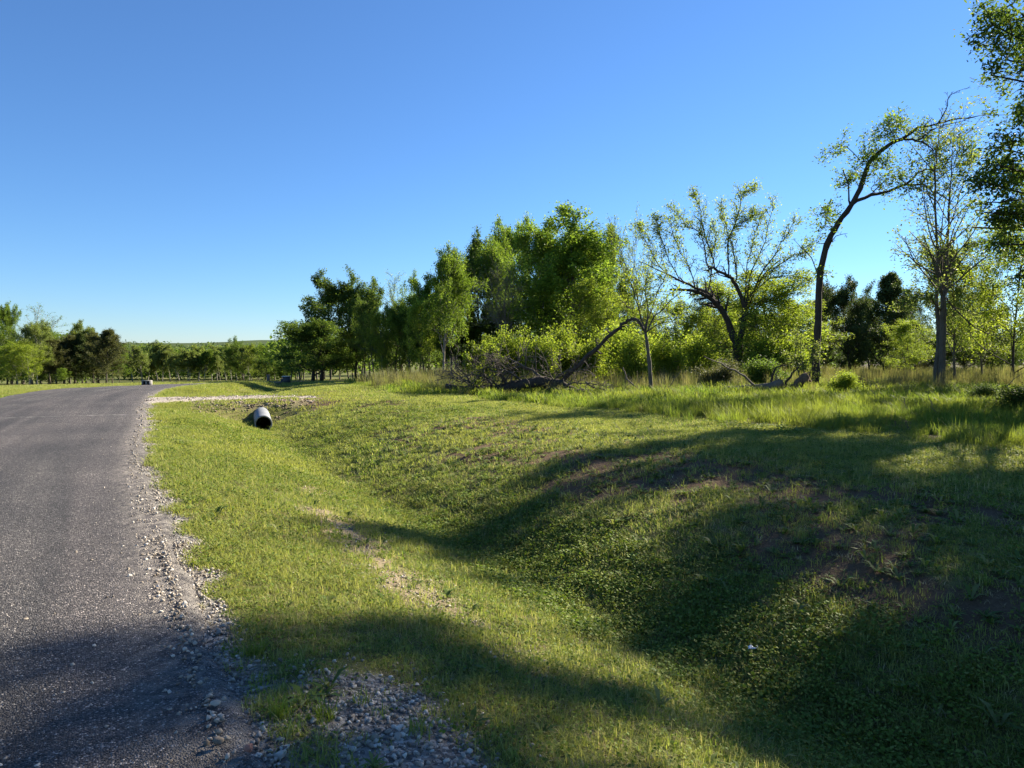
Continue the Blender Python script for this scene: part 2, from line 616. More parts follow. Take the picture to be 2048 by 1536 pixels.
class Wood:
    def __init__(self, seed):
        self.g = Geo()
        self.rng = np.random.default_rng(seed)
        self.anchor, self.adir = [], []
        self.ok = None

    def limb(self, pts, rad, sides=7):
        self.g.tube(pts, rad, sides)

    def side_dir(self, d, ang, az):
        ref = np.array((0, 0, 1.0)) if abs(d[2]) < 0.95 else np.array((1.0, 0, 0))
        u = unit(np.cross(d, ref))
        w = np.cross(d, u)
        return unit(d * math.cos(ang) + (u * math.cos(az) + w * math.sin(az)) * math.sin(ang))

    def grow(self, p, d, L, r, lev, Q):
        rng = self.rng
        if lev and self.ok is not None and not self.ok(np.asarray(p) + unit(np.asarray(d, float)) * L * .9, lev):
            return
        n = Q['segs'][lev]
        pts, ds = [np.array(p, float)], []
        d = unit(np.array(d, float))
        for i in range(n):
            d = unit(d + rng.normal(size=3) * Q['wig'][lev] + np.array((0, 0, Q['trop'][lev])))
            ds.append(d)
            pts.append(pts[-1] + d * (L / n))
        end = Q['taper'][lev]
        rad = r * np.linspace(1, end, n + 1)
        if lev == 0:
            rad[0] *= 1.35
        self.g.tube(pts, np.maximum(rad, Q.get('rmin', 0.006)), Q['sides'][lev], cap=lev < 2)
        self.spread(pts, rad, L, lev, Q)

    def spread(self, pts, rad, L, lev, Q, lo=None, hi=1.0, count=None, length=None):
        """children along a limb, or leaf places at the last level"""
        rng = self.rng
        pts = np.asarray(pts, float)
        n = len(pts) - 1
        if lev >= Q['leaf_from']:
            for i in range(n):
                for q in range(Q['per_seg']):
                    f = rng.random()
                    self.anchor.append(pts[i] * (1 - f) + pts[i + 1] * f)
                    self.adir.append(unit(pts[i + 1] - pts[i]))
            self.anchor.append(pts[-1])
            self.adir.append(unit(pts[-1] - pts[-2]))
        if lev >= Q['levels']:
            return
        nch = Q['kids'][lev] if count is None else count
        a0 = Q['start'][lev] if lo is None else lo
        az = rng.uniform(0, 6.28)
        for k in range(nch):
            f = a0 + (hi - a0) * ((k + rng.random()) / nch)
            q = min(f * n, n - 1e-4)
            i = int(q)
            p = pts[i] * (1 - q + i) + pts[i + 1] * (q - i)
            rr = rad[i] * (1 - q + i) + rad[i + 1] * (q - i)
            d = unit(pts[i + 1] - pts[i])
            az += 2.4 + rng.normal() * 0.4
            ang = math.radians(Q['ang'][lev] + rng.normal() * Q.get('angv', 10)) * (1 - Q.get('angtop', 0.35) * f if lev == 0 else 1)
            cd = self.side_dir(d, ang, az)
            shape = Q['shape'](f) if lev == 0 else (1.15 - 0.6 * f)
            cl = (L if length is None else length) * Q['ratio'][lev] * shape * rng.uniform(0.7, 1.25)
            self.grow(p, cd, cl, min(rr * 0.75, max(rr * Q['rr'][lev], 0.004)), lev + 1, Q)

    def finish(self, root, bark, leafmat, leaf, per, spread, trunk_name='trunk', seedoff=0, aspect=0.5, drop=0.0, up=0.5, crown_name='crown'):
        tm = self.g.mesh(trunk_name, M[bark], smooth=True)
        link(trunk_name, tm, root)
        if per > 0 and self.anchor:
            a = np.array(self.anchor)
            dr = np.array(self.adir)
            if drop:
                keep = self.rng.random(len(a)) > drop
                a, dr = a[keep], dr[keep]
            k = np.repeat(np.arange(len(a)), per)
            pos = a[k] + self.rng.normal(size=(len(k), 3)) * spread
            link(crown_name, leaves_mesh(crown_name, pos, self.rng, leaf, M[leafmat], aspect, up, dr[k]), root)
        return root


ROUND = lambda f: 0.45 + 0.75 * math.sin(min(1, max(0, f)) * 2.6 + 0.35)
CONE = lambda f: 1.15 * (1 - f) + 0.08
VASE = lambda f: 0.5 + 0.55 * f


def Q(**kw):
    q = dict(levels=3, segs=(8, 5, 4, 3), wig=(.06, .14, .2, .25), trop=(.03, .06, .05, .03), taper=(.25, .25, .3, .4), sides=(7, 5, 4, 3),
             kids=(13, 6, 4), start=(.28, .25, .2), ang=(58, 48, 45), ratio=(.45, .5, .5), rr=(.5, .55, .6), shape=ROUND, leaf_from=2, per_seg=1, angv=12, angtop=.4, rmin=.008)
    q.update(kw)
    return q


KINDS = {
    # name: growth, trunk radius, bark, leaf material, leaf size, leaves per place, scatter, aspect
    'oak': (Q(leaf_from=3, kids=(19, 7, 5), start=(.12, .2, .2), ratio=(.5, .5, .5), trop=(.02, .05, .04, .02)), .20, 'bark_dark', 'leaf_dark', .17, 15, .17, .65),
    'elm': (Q(leaf_from=3, kids=(17, 7, 5), start=(.22, .25, .2), ang=(50, 45, 45), ratio=(.42, .5, .5)), .15, 'bark', 'leaf_mid', .155, 13, .17, .65),
    'lime': (Q(leaf_from=3, kids=(16, 6, 4), start=(.12, .2, .2), ang=(46, 45, 45), ratio=(.40, .5, .5)), .09, 'bark', 'leaf_lime', .14, 12, .17, .65),
    'olive': (Q(leaf_from=3, kids=(17, 6, 5), start=(.30, .25, .2), ang=(52, 45, 45), ratio=(.42, .5, .5)), .14, 'bark_pale', 'leaf_olive', .24, 10, .17, .65),
    'cedar': (Q(levels=2, kids=(70, 5), segs=(8, 4, 3), start=(.10, .2), ang=(78, 40), ratio=(.42, .4), shape=CONE, leaf_from=1, per_seg=4, trop=(.03, .05, .05), angtop=.35, wig=(.03, .1, .2)), .14, 'bark_dark', 'leaf_cedar', .22, 7, .14, .35),
    'rust': (Q(levels=2, kids=(60, 5), segs=(8, 4, 3), start=(.22, .2), ang=(70, 40), ratio=(.36, .4), shape=lambda f: 1.0 * (1 - f * f) + .15, leaf_from=1, per_seg=3, trop=(.03, .08, .05), angtop=.4, wig=(.03, .1, .2)), .13, 'bark', 'leaf_rust', .24, 7, .16, .35),
    'bare': (Q(kids=(14, 8, 6), start=(.22, .15, .15), ang=(42, 40, 40), ratio=(.55, .55, .5), trop=(.02, .10, .05, .0), segs=(7, 6, 5, 3), rmin=.010), .13, 'deadwood', 'leaf_olive', .10, 1, .08, .5),
    'budding': (Q(kids=(10, 8, 5), start=(.25, .2, .2), ang=(30, 26, 30), ratio=(.62, .5, .4), trop=(.03, .12, .10, .08), shape=lambda f: .9, segs=(7, 6, 5, 3), rmin=.009), .12, 'bark', 'leaf_lime', .11, 2, .10, .5),
    'shrub': (Q(levels=2, kids=(14, 6), segs=(3, 4, 3), start=(.02, .15), ang=(50, 45), ratio=(.95, .5), shape=lambda f: 1.0, leaf_from=1, per_seg=3, trop=(0, .10, .05), angtop=.2), .05, 'bark', 'leaf_lime', .085, 9, .15, .65),
}
PROTO = {}


def proto_parts(kind, variant):
    """the trunk and crown meshes of one tree shape, ten metres tall, made once"""
    key = (kind, variant)
    if key in PROTO:
        return PROTO[key]
    q, r, bark, lm, ls, per, sp, asp = KINDS[kind]
    w = Wood(hash_key(kind) + variant * 101)
    H = 10.0 if kind != 'shrub' else 1.2
    L = H * (0.95 if kind in ('cedar', 'rust', 'budding', 'bare') else 0.86)
    if kind == 'bare':
        L = H * .7
    if kind == 'budding':
        L = H * .65
    w.grow((0, 0, -0.15), (0, 0, 1), L, r, 0, q)
    tm = w.g.mesh('trunk', M[bark], smooth=True)
    a = np.array(w.anchor)
    k = np.repeat(np.arange(len(a)), per)
    pos = a[k] + w.rng.normal(size=(len(k), 3)) * sp
    cm = leaves_mesh('crown', pos, w.rng, ls, M[lm], asp, 0.5, np.array(w.adir)[k])
    hi = max(np.percentile(pos[:, 2], 99.7), 0.5)
    rad = np.percentile(np.hypot(pos[:, 0], pos[:, 1]), 96)
    PROTO[key] = (tm, cm, hi, rad)
    return PROTO[key]


def hash_key(s):
    return sum(ord(c) * (i + 3) for i, c in enumerate(s))


_var = {}
WIDE = {'elm': 1.35, 'oak': 1.25, 'lime': 1.3, 'cedar': 1.15, 'rust': 1.2, 'olive': 1.3, 'budding': 1.2}
RND = random.Random(5)


def tree(kind, px, d, py_top, width_px=None, label='', cat='tree', name=None, group=None, crownmat=None, barkmat=None, y_shift=0.0, variants=3, rz=None):
    """a tree whose top reaches photo row py_top, standing at distance d"""
    v = _var.get(kind, 0)
    _var[kind] = v + 1
    tm, cm, hi, rad = proto_parts(kind, v % variants)
    x = X(px, d)
    z = gz(x, d)
    h = P(px, py_top, d)[2] - z
    sz = h / hi
    sw = sz if width_px is None else (width_px * WIDE.get(kind, 1.0) / F_PX * d) / (2 * rad)
    root = thing(name or {'cedar': 'cedar_tree', 'rust': 'cedar_tree', 'oak': 'oak_tree', 'shrub': 'shrub'}.get(kind, 'tree'), label, cat, (x, d, z), group, RND.uniform(0, 6.28) if rz is None else rz)
    root.scale = (sw, sw, sz)
    t = remat(link('trunk' if kind != 'shrub' else 'stem', tm, root), barkmat)
    c = remat(link('crown' if kind != 'shrub' else 'foliage', cm, root), crownmat)
    root['px'] = px
    return root


def remat(o, mat):
    """the copy's own material, the mesh stays shared"""
    if mat:
        o.material_slots[0].link = 'OBJECT'
        o.material_slots[0].material = M[mat]
    return o


# ------------------------------------------------------------------ scatter for what nobody could count
def scatter(name, pts, scl, rotz, idx, protos, tilt=None):
    me = bpy.data.meshes.new(name)
    me.vertices.add(len(pts))
    me.vertices.foreach_set('co', np.asarray(pts, np.float32).ravel())
    a = me.attributes.new('scl', 'FLOAT', 'POINT')
    a.data.foreach_set('value', np.asarray(scl, np.float32))
    rot = np.zeros((len(pts), 3), np.float32)
    if tilt is not None:
        rot[:, :2] = tilt
    rot[:, 2] = rotz
    a = me.attributes.new('rot', 'FLOAT_VECTOR', 'POINT')
    a.data.foreach_set('vector', rot.ravel())
    a = me.attributes.new('idx', 'INT', 'POINT')
    a.data.foreach_set('value', np.asarray(idx, np.int32))
    ob = link(name, me)
    ng = bpy.data.node_groups.new(name, 'GeometryNodeTree')
    ng.interface.new_socket('Geometry', in_out='INPUT', socket_type='NodeSocketGeometry')
    ng.interface.new_socket('Geometry', in_out='OUTPUT', socket_type='NodeSocketGeometry')
    gi = ng.nodes.new('NodeGroupInput')
    go = ng.nodes.new('NodeGroupOutput')
    ip = ng.nodes.new('GeometryNodeInstanceOnPoints')
    jn = ng.nodes.new('GeometryNodeJoinGeometry')
    for p in protos:
        oi = ng.nodes.new('GeometryNodeObjectInfo')
        oi.inputs['Object'].default_value = p
        oi.inputs['As Instance'].default_value = False
        g2 = ng.nodes.new('GeometryNodeGeometryToInstance')
        ng.links.new(oi.outputs['Geometry'], g2.inputs[0])
        ng.links.new(g2.outputs[0], jn.inputs[0])

    def at(nm, ty):
        n = ng.nodes.new('GeometryNodeInputNamedAttribute')
        n.data_type = ty
        n.inputs['Name'].default_value = nm
        return n.outputs['Attribute']
    ip.inputs['Pick Instance'].default_value = True
    ng.links.new(gi.outputs[0], ip.inputs['Points'])
    ng.links.new(jn.outputs[0], ip.inputs['Instance'])
    ng.links.new(at('idx', 'INT'), ip.inputs['Instance Index'])
    ng.links.new(at('rot', 'FLOAT_VECTOR'), ip.inputs['Rotation'])
    ng.links.new(at('scl', 'FLOAT'), ip.inputs['Scale'])
    ng.links.new(ip.outputs[0], go.inputs[0])
    md = ob.modifiers.new('scatter', 'NODES')
    md.node_group = ng
    ob['kind'] = 'stuff'
    return ob


def proto_obj(me):
    return bpy.data.objects.new('proto_' + me.name, me)   # never linked: only its mesh is read


def tuft(rng, n, radius, h, width, lean, mat, segs=2, hvar=.35):
    V, F4, F3, T = [], [], [], []
    for i in range(n):
        a, r = rng.uniform(0, 6.28), radius * math.sqrt(rng.random())
        base = np.array((math.cos(a) * r, math.sin(a) * r, -0.01))
        ld = rng.uniform(0, 6.28)
        le = lean * rng.uniform(.2, 1.3)
        hh = h * rng.uniform(1 - hvar, 1 + hvar)
        dirh = np.array((math.cos(ld), math.sin(ld), 0))
        side = np.array((-math.sin(ld), math.cos(ld), 0)) * width * .5 * rng.uniform(.7, 1.3)
        o = len(V)
        for k in range(segs):
            f = k / segs
            c = base + dirh * hh * le * f * f + np.array((0, 0, hh * f * (1 - .25 * le * f)))
            V += [c - side * (1 - .35 * f), c + side * (1 - .35 * f)]
        V.append(base + dirh * hh * le + np.array((0, 0, hh * (1 - .25 * le))))
        for k in range(segs - 1):
            F4.append((o + 2 * k, o + 2 * k + 1, o + 2 * k + 3, o + 2 * k + 2))
        F3.append((o + 2 * segs - 2, o + 2 * segs - 1, o + 2 * segs))
        T += [rng.random()] * (2 * segs + 1)
    return mesh_np('tuft', V, F4, F3, {'tint': T}, mat)


def leafy(rng, n, radius, h, size, mat, aspect=.8, up=1.2):
    a, r = rng.uniform(0, 6.28, n), radius * np.sqrt(rng.random(n))
    pos = np.stack([np.cos(a) * r, np.sin(a) * r, h * rng.uniform(.25, 1, n)], 1)
    return leaves_mesh('leafy', pos, rng, size, mat, aspect, up)


def rosette(rng, n, size, mat, rise=.5, aspect=.24):
    V, F4, T = [], [], []
    for i in range(n):
        a = i * 2.4 + rng.normal() * .3
        L = size * rng.uniform(.6, 1.2)
        u = np.array((math.cos(a), math.sin(a), 0))
        s = np.array((-math.sin(a), math.cos(a), 0)) * L * aspect * .5
        e = rise * rng.uniform(.5, 1.4)
        p0, p1, p2 = np.zeros(3), u * L * .5 + np.array((0, 0, L * e * .55)), u * L + np.array((0, 0, L * e * .6))
        o = len(V)
        V += [p0 - s * .3, p0 + s * .3, p1 + s, p1 - s, p2 + s * .15, p2 - s * .15]
        F4 += [(o, o + 1, o + 2, o + 3), (o + 3, o + 2, o + 4, o + 5)]
        T += [rng.random()] * 6
    return mesh_np('rosette', V, F4, None, {'tint': T}, mat)


def pebble(rng, sub=1, flat=.7):
    import bmesh
    bm = bmesh.new()
    bmesh.ops.create_icosphere(bm, subdivisions=sub, radius=1.0)
    V = np.array([v.co[:] for v in bm.verts])
    F = [[v.index for v in f.verts] for f in bm.faces]
    bm.free()
    for k in range(7):
        nrm = unit(rng.normal(size=3))
        d = V @ nrm
        cut = rng.uniform(.3, .7)
        V = V - np.clip(d - cut, 0, None)[:, None] * nrm * .9
    V *= np.array((1, rng.uniform(.65, .95), flat * rng.uniform(.8, 1.1)))
    V += rng.normal(size=V.shape) * .035
    return V, F


def sample(y0, y1, dens, rng, pxlo=-140, pxhi=2190):
    """random ground places in the view between two distances"""
    w0, w1 = (pxhi - pxlo) / F_PX * y0, (pxhi - pxlo) / F_PX * y1
    n = int(dens * (w0 + w1) / 2 * (y1 - y0))
    u = rng.random(n)
    y = np.sqrt(y0 * y0 + u * (y1 * y1 - y0 * y0))
    x = X(pxlo, y) + rng.random(n) * (pxhi - pxlo) / F_PX * y
    return x, y


# ground masks, all from the same fields so that plants and soil agree
def masks(x, y, t, s):
    n1 = fbm(x * 0.9, y * 0.9, 31, 4)
    n2 = fbm(x * 2.3, y * 2.3, 37, 3)
    n3 = fbm(x * .35, y * .35, 39, 3)
    drive = (1 - sstep(.75, 1.25, np.abs(s - S_DRIVE + 0.15 * (n2 - .5)) + .5 * (n2 - .5))) * (1 - sstep(4.6, 6.2, t + (n1 - .5) * 2)) * (t > -.3)
    gravel = (1 - sstep(.10, .34, t + (n2 - .5) * .5)) * (t > -.6)
    ny = s - S0
    pile = np.exp(-((t - .62 - .2 * (n2 - .5)) / .30) ** 2) * (1 - sstep(.3, 1.1, ny)) * (.5 + n2) * (t > 0)
    gravel = np.maximum(np.maximum(gravel, np.clip(pile * 1.3, 0, 1)), drive)
    bank = sstep(3.9, 5.0, t) * (1 - sstep(6.8, 8.4, t + (n1 - .5) * 2))
    soil = bank * np.maximum(sstep(.42, .60, n1), .9 * sstep(.50, .62, n2)) * (1 - .35 * sstep(9, 16, ny))
    streak = np.exp(-((t - 1.75 - .35 * (n3 - .5)) / .30) ** 2) * (1 - sstep(5.5, 9, ny)) * sstep(.40, .62, n1)
    streak = np.maximum(streak, .8 * sstep(.66, .76, n1) * (t > .5) * (t < 3.0) * (1 - sstep(9, 14, ny)))
    rub = np.exp(-((s - S_DRIVE + 2.2) / .95) ** 2) * sstep(.8, 1.8, t) * (1 - sstep(4.6, 6.0, t)) * sstep(.25, .5, n2 + .15)
    tb = np.interp(ny, [5, 20, 33, 60], [11.4, 9.3, 8.3, 7.6])
    wild = sstep(-.5, 1.1, t - tb + (n1 - .5) * 1.8)
    return dict(gravel=np.clip(gravel, 0, 1), soil=np.clip(soil, 0, 1), dry=np.clip(np.maximum(streak, rub * .5), 0, 1), wild=wild, rub=rub, drive=drive, n1=n1, n2=n2, n3=n3)

# ================================================================== GROUND
def axis(lo, hi, n, a, c):
    u = np.linspace(math.asinh((lo - c) / a), math.asinh((hi - c) / a), n)
    return c + a * np.sinh(u)


gx = axis(-2600, 2600, 440, 7.0, -1.0)
gy = axis(-60, 3200, 400, 6.0, 7.0)
GX, GY = np.meshgrid(gx, gy)
fx, fy = GX.ravel(), GY.ravel()
ft, fs = road_ts(fx, fy)
fz = height_ts(fx, fy, ft, fs)
mk = masks(fx, fy, ft, fs)
nx_, ny_ = len(gx), len(gy)
ii = (np.arange(ny_ - 1)[:, None] * nx_ + np.arange(nx_ - 1)[None]).ravel()
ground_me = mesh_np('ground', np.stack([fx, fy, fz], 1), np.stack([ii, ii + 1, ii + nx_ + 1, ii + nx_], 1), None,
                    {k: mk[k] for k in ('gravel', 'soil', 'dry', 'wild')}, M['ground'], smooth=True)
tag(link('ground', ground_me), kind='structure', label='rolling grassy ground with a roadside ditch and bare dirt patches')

# ------------------------------------------------------------------ road
sel = np.where((EDGE_S > 2) & (EDGE[:, 1] < 125))[0]
tt = np.concatenate([[-ROAD_W - .12], np.linspace(-ROAD_W, 0, 13), [.12]])
RV, RUV, RD = [], [], []
for k in sel:
    for j, t in enumerate(tt):
        te = t
        if j <= 1:
            te = t + .22 * (float(vnoise(EDGE_S[k] * .8, 3.0, 51)) - .5)
        if j >= len(tt) - 2:
            te = t + .30 * (float(fbm(EDGE_S[k] * 1.2, 8.0, 53)) - .5)
        p = EDGE[k] + _nrm[k] * te
        RV.append((p[0], p[1], te, t))
        RUV.append((te, EDGE_S[k]))
        RD.append(.8 * math.exp(-((t + .0) / .25) ** 2) + .7 * math.exp(-((t + ROAD_W) / .3) ** 2))
RV = np.array(RV)
rz = height(RV[:, 0], RV[:, 1])
crown = 0.03 * (1 - ((RV[:, 2] + ROAD_W / 2) / (ROAD_W / 2)) ** 2)
inner = (RV[:, 3] > -ROAD_W - .05) & (RV[:, 3] < .05)
rz = rz + np.where(inner, 0.041 + crown, -0.03)
n_t = len(tt)
ii = (np.arange(len(sel) - 1)[:, None] * n_t + np.arange(n_t - 1)[None]).ravel()
road_me = mesh_np('road', np.stack([RV[:, 0], RV[:, 1], rz], 1), np.stack([ii, ii + 1, ii + n_t + 1, ii + n_t], 1), None, {'dust': RD}, M['asphalt'], smooth=True, uv=RUV)
tag(link('road', road_me), kind='structure', label='grey chip seal country road curving away over a rise')

# ------------------------------------------------------------------ far hills
hx = np.linspace(-2200, 2200, 130)
hy = np.linspace(1100, 2500, 30)
HX, HY = np.meshgrid(hx, hy)
hz = -9 + (38 + 14 * (fbm(HX * .0016, HY * .0016, 61) - .5) * 2) * np.exp(-((HY - 2000) / 420) ** 2) + 5 * vnoise(HX * .03, HY * .03, 63) + 4 * vnoise(HX * .09, HY * .09, 64)
n = len(hx)
ii = (np.arange(len(hy) - 1)[:, None] * n + np.arange(n - 1)[None]).ravel()
M['hill'] = plain_mat('hill_woods', (.035, .055, .02), (.07, .095, .03), .05, .95, .1, 0)
tag(link('hills', mesh_np('hills', np.stack([HX.ravel(), HY.ravel(), hz.ravel()], 1), np.stack([ii, ii + 1, ii + n + 1, ii + n], 1), None, None, M['hill'])), kind='structure',
    label='low wooded hills on the horizon')

# ------------------------------------------------------------------ far woods that read as one mass
def wood_mass(name, label, spots, per, leaf, mat, seed, trunks=True, low=(.18, .4)):
    """spots: x, y, height, radius"""
    rng = np.random.default_rng(seed)
    pos = []
    g = Geo()
    for (x, y, h, r) in spots:
        z = gz(x, y)
        n = per
        v = rng.normal(size=(n, 3))
        v /= np.linalg.norm(v, axis=1)[:, None]
        v *= (rng.random(n) ** .4)[:, None]
        lump = rng.normal(size=(9, 3))
        lump /= np.linalg.norm(lump, axis=1)[:, None]
        k = (v @ lump.T).max(1)
        v *= (.55 + .45 * k)[:, None]
        base = h * rng.uniform(*low)
        pos.append(np.stack([x + v[:, 0] * r, y + v[:, 1] * r, z + (h + base) / 2 + v[:, 2] * (h - base) / 2], 1))
        if trunks:
            g.tube([(x, y, z - .3), (x + rng.normal() * .2, y, z + h * .4), (x + rng.normal() * .3, y, z + h * .75)], [h * .016, h * .011, h * .004], 5, cap=False)
    pos = np.vstack(pos)
    me = leaves_mesh(name, pos, rng, leaf, M[mat], .7, .5)
    o = tag(link(name, me), kind='stuff', label=label)
    if trunks:
        t = link('trunks', g.mesh('trunks', M['bark']), o)
        t['kind'] = 'stuff'
    return o


rs = np.random.default_rng(88)
spots = []
for k in range(210):
    d = rs.uniform(205, 420)
    px = rs.uniform(-120, 760)
    top = rs.uniform(679, 692) if d > 260 else rs.uniform(688, 704)
    x = X(px, d)
    z = gz(x, d)
    h = P(px, top, d)[2] - z
    spots.append((x, d, h, h * rs.uniform(.35, .5)))
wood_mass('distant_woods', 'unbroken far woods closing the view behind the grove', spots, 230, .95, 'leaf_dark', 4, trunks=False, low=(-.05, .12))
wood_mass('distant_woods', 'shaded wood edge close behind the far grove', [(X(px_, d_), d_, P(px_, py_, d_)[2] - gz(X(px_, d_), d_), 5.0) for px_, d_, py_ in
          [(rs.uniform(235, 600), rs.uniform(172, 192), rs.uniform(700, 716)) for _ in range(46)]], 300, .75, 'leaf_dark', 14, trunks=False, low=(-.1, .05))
spots = []
for k in range(170):
    d = rs.uniform(66, 100)
    px = rs.uniform(560, 2260)
    top = rs.uniform(625, 700) if px < 1500 else rs.uniform(648, 706)
    x = X(px, d)
    z = gz(x, d)
    h = max(2.5, P(px, top, d)[2] - z)
    spots.append((x, d, h, h * rs.uniform(.4, .6)))
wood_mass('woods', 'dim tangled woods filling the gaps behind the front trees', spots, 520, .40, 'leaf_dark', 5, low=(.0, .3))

# ------------------------------------------------------------------ gravel drive over the ditch
k = int(np.argmin(np.abs(EDGE_S - S_DRIVE)))
DV, DUV = [], []
tg = np.linspace(-.05, 5.3, 40)
ug = np.linspace(-1.15, 1.15, 12)
for t in tg:
    wv = .85 + .9 * math.exp(-(t / 1.0) ** 2) - .05 * t + .25 * (float(vnoise(t * 1.3, 2.2, 77)) - .5)
    for u in ug:
        e = .18 * (float(vnoise(t * 1.7, u * 0 + (4 if u > 0 else 9), 71)) - .5) * abs(u)
        p = EDGE[k] + _nrm[k] * t + _tan[k] * (u * wv + e)
        DV.append((p[0], p[1], abs(u)))
        DUV.append((t, u))
DV = np.array(DV)
dz = height(DV[:, 0], DV[:, 1]) + .05 - .11 * np.clip((DV[:, 2] - .75) / .4, 0, 1)
n = len(ug)
ii = (np.arange(len(tg) - 1)[:, None] * n + np.arange(n - 1)[None]).ravel()
m, nt, out = new_mat('drive_gravel')
vr = N(nt, 'ShaderNodeTexVoronoi', Scale=32.0)
nt.links.new(wpos(nt), vr.inputs['Vector'])
sp = nt.nodes.new('ShaderNodeSeparateColor')
nt.links.new(vr.outputs['Color'], sp.inputs[0])
c = ramp(nt, sp.outputs[0], [(0, (.22, .18, .14)), (.5, (.38, .32, .26)), (1, (.6, .54, .47))])
pb = N(nt, 'ShaderNodeBsdfPrincipled', Roughness=.95)
nt.links.new(c, pb.inputs['Base Color'])
bp = N(nt, 'ShaderNodeBump', Strength=1.0, Distance=.03)
bp.invert = True
nt.links.new(vr.outputs['Distance'], bp.inputs['Height'])
nt.links.new(bp.outputs[0], pb.inputs['Normal'])
nt.links.new(pb.outputs[0], out.inputs[0])
M['drive'] = m
tag(link('driveway', mesh_np('driveway', np.stack([DV[:, 0], DV[:, 1], dz], 1), np.stack([ii, ii + 1, ii + n + 1, ii + n], 1), None, None, M['drive'], smooth=True)), kind='structure',
    label='pale gravel drive crossing the ditch beside the culvert')

# ================================================================== GROUND COVER (stuff)
rng = np.random.default_rng(12)
mown_p = [proto_obj(tuft(rng, 16, .055, h, .0042, le, M['mown'])) for h, le in ((.045, .7), (.035, 1.0), (.055, .8), (.03, 1.2))]
M['straw'] = leaf_mat('straw', [(0, (.20, .155, .08)), (0.6, (.32, .26, .145)), (1, (.45, .38, .24))], 0.25)
mown_p += [proto_obj(tuft(rng, 18, .07, .03, .004, 2.2, M['straw'])), proto_obj(tuft(rng, 12, .05, .075, .0035, .9, M['mown'])), proto_obj(leafy(rng, 14, .06, .035, .018, M['cover']))]
mown_far = [proto_obj(tuft(rng, 30, .16, h, .010, le, M['mown'])) for h, le in ((.055, .8), (.045, 1.0), (.065, .9))]
cover_p = [proto_obj(leafy(rng, 34, .085, h, .019, M['cover'])) for h in (.035, .05, .06)]
weed_p = [proto_obj(rosette(rng, nn, sz, M['weed'], ri)) for nn, sz, ri in ((9, .085, .55), (12, .07, .4), (7, .10, .9), (14, .06, .7))]
tall_p = [proto_obj(tuft(rng, 46, .16, h, .008, le, M['tall'], segs=3)) for h, le in ((.22, .6), (.28, .8), (.16, .9), (.36, .6))]
tallfar_p = [proto_obj(tuft(rng, 60, .32, h, .016, le, M['tall'], segs=3)) for h, le in ((.22, .65), (.29, .75), (.17, .9))]
dry_p = [proto_obj(tuft(rng, 60, .35, h, .012, le, M['dryweed'], segs=3)) for h, le in ((.75, .3), (.6, .4), (.9, .25))]
peb = []
for i in range(6):
    V, Fc = pebble(rng, 1 if i < 4 else 2)
    peb.append((V, Fc))


def pebs(mat):
    return [proto_obj(mesh_np('pebble', V, None, Fc, None, M[mat])) for V, Fc in peb]


def place(x, y, keep_p, rng):
    k = rng.random(len(x)) < keep_p
    return k


allp, alls, alli, allr, allt = [], [], [], [], []
# mown turf near and middle
for (y0, y1, dens, protos_id, s0, s1) in ((2.3, 6.5, 900, 0, .7, 1.2), (6.5, 12, 420, 0, 1.0, 1.6)):
    x, y = sample(y0, y1, dens, rng)
    t, s = road_ts(x, y)
    q = masks(x, y, t, s)
    lawn = ((t > .12) | (t < -ROAD_W - .2)).astype(float)
    pk = lawn * (1 - .97 * q['gravel']) * (1 - .90 * q['soil']) * (1 - .86 * q['dry']) * (1 - .8 * q['wild']) * np.clip(.45 + 1.0 * q['n2'], 0, 1)
    kp = rng.random(len(x)) < pk
    x, y, t, s = x[kp], y[kp], t[kp], s[kp]
    z = height_ts(x, y, t, s)
    allp.append(np.stack([x, y, z], 1))
    alls.append(rng.uniform(s0, s1, len(x)) * (0.75 + .6 * q['n1'][kp]))
    alli.append(rng.choice(7, len(x), p=[.19, .19, .19, .17, .14, .06, .06]))
    allr.append(rng.uniform(0, 6.28, len(x)))
cat = np.concatenate
gr = scatter('mown_grass', cat(allp), cat(alls), cat(allr), cat(alli), mown_p)
gr['label'] = 'short mown grass on the near verge and ditch sides'
allp, alls, alli, allr = [], [], [], []
for (y0, y1, dens, s0, s1) in ((12, 22, 95, .75, 1.15), (22, 45, 36, 1.1, 1.7), (45, 95, 7, 2.0, 3.2)):
    x, y = sample(y0, y1, dens, rng)
    t, s = road_ts(x, y)
    q = masks(x, y, t, s)
    lawn = ((t > .15) | (t < -ROAD_W - .2)).astype(float)
    pk = lawn * (1 - q['gravel']) * (1 - .85 * q['soil']) * (1 - .8 * q['dry']) * (1 - q['wild']) * (1 - .45 * q['rub'])
    kp = rng.random(len(x)) < pk
    x, y, t, s = x[kp], y[kp], t[kp], s[kp]
    z = height_ts(x, y, t, s)
    allp.append(np.stack([x, y, z], 1))
    alls.append(rng.uniform(s0, s1, len(x)))
    alli.append(rng.integers(0, 3, len(x)))
    allr.append(rng.uniform(0, 6.28, len(x)))
gr = scatter('lawn_grass', cat(allp), cat(alls), cat(allr), cat(alli), mown_far)
gr['label'] = 'mown roadside grass stretching away on both sides of the road'

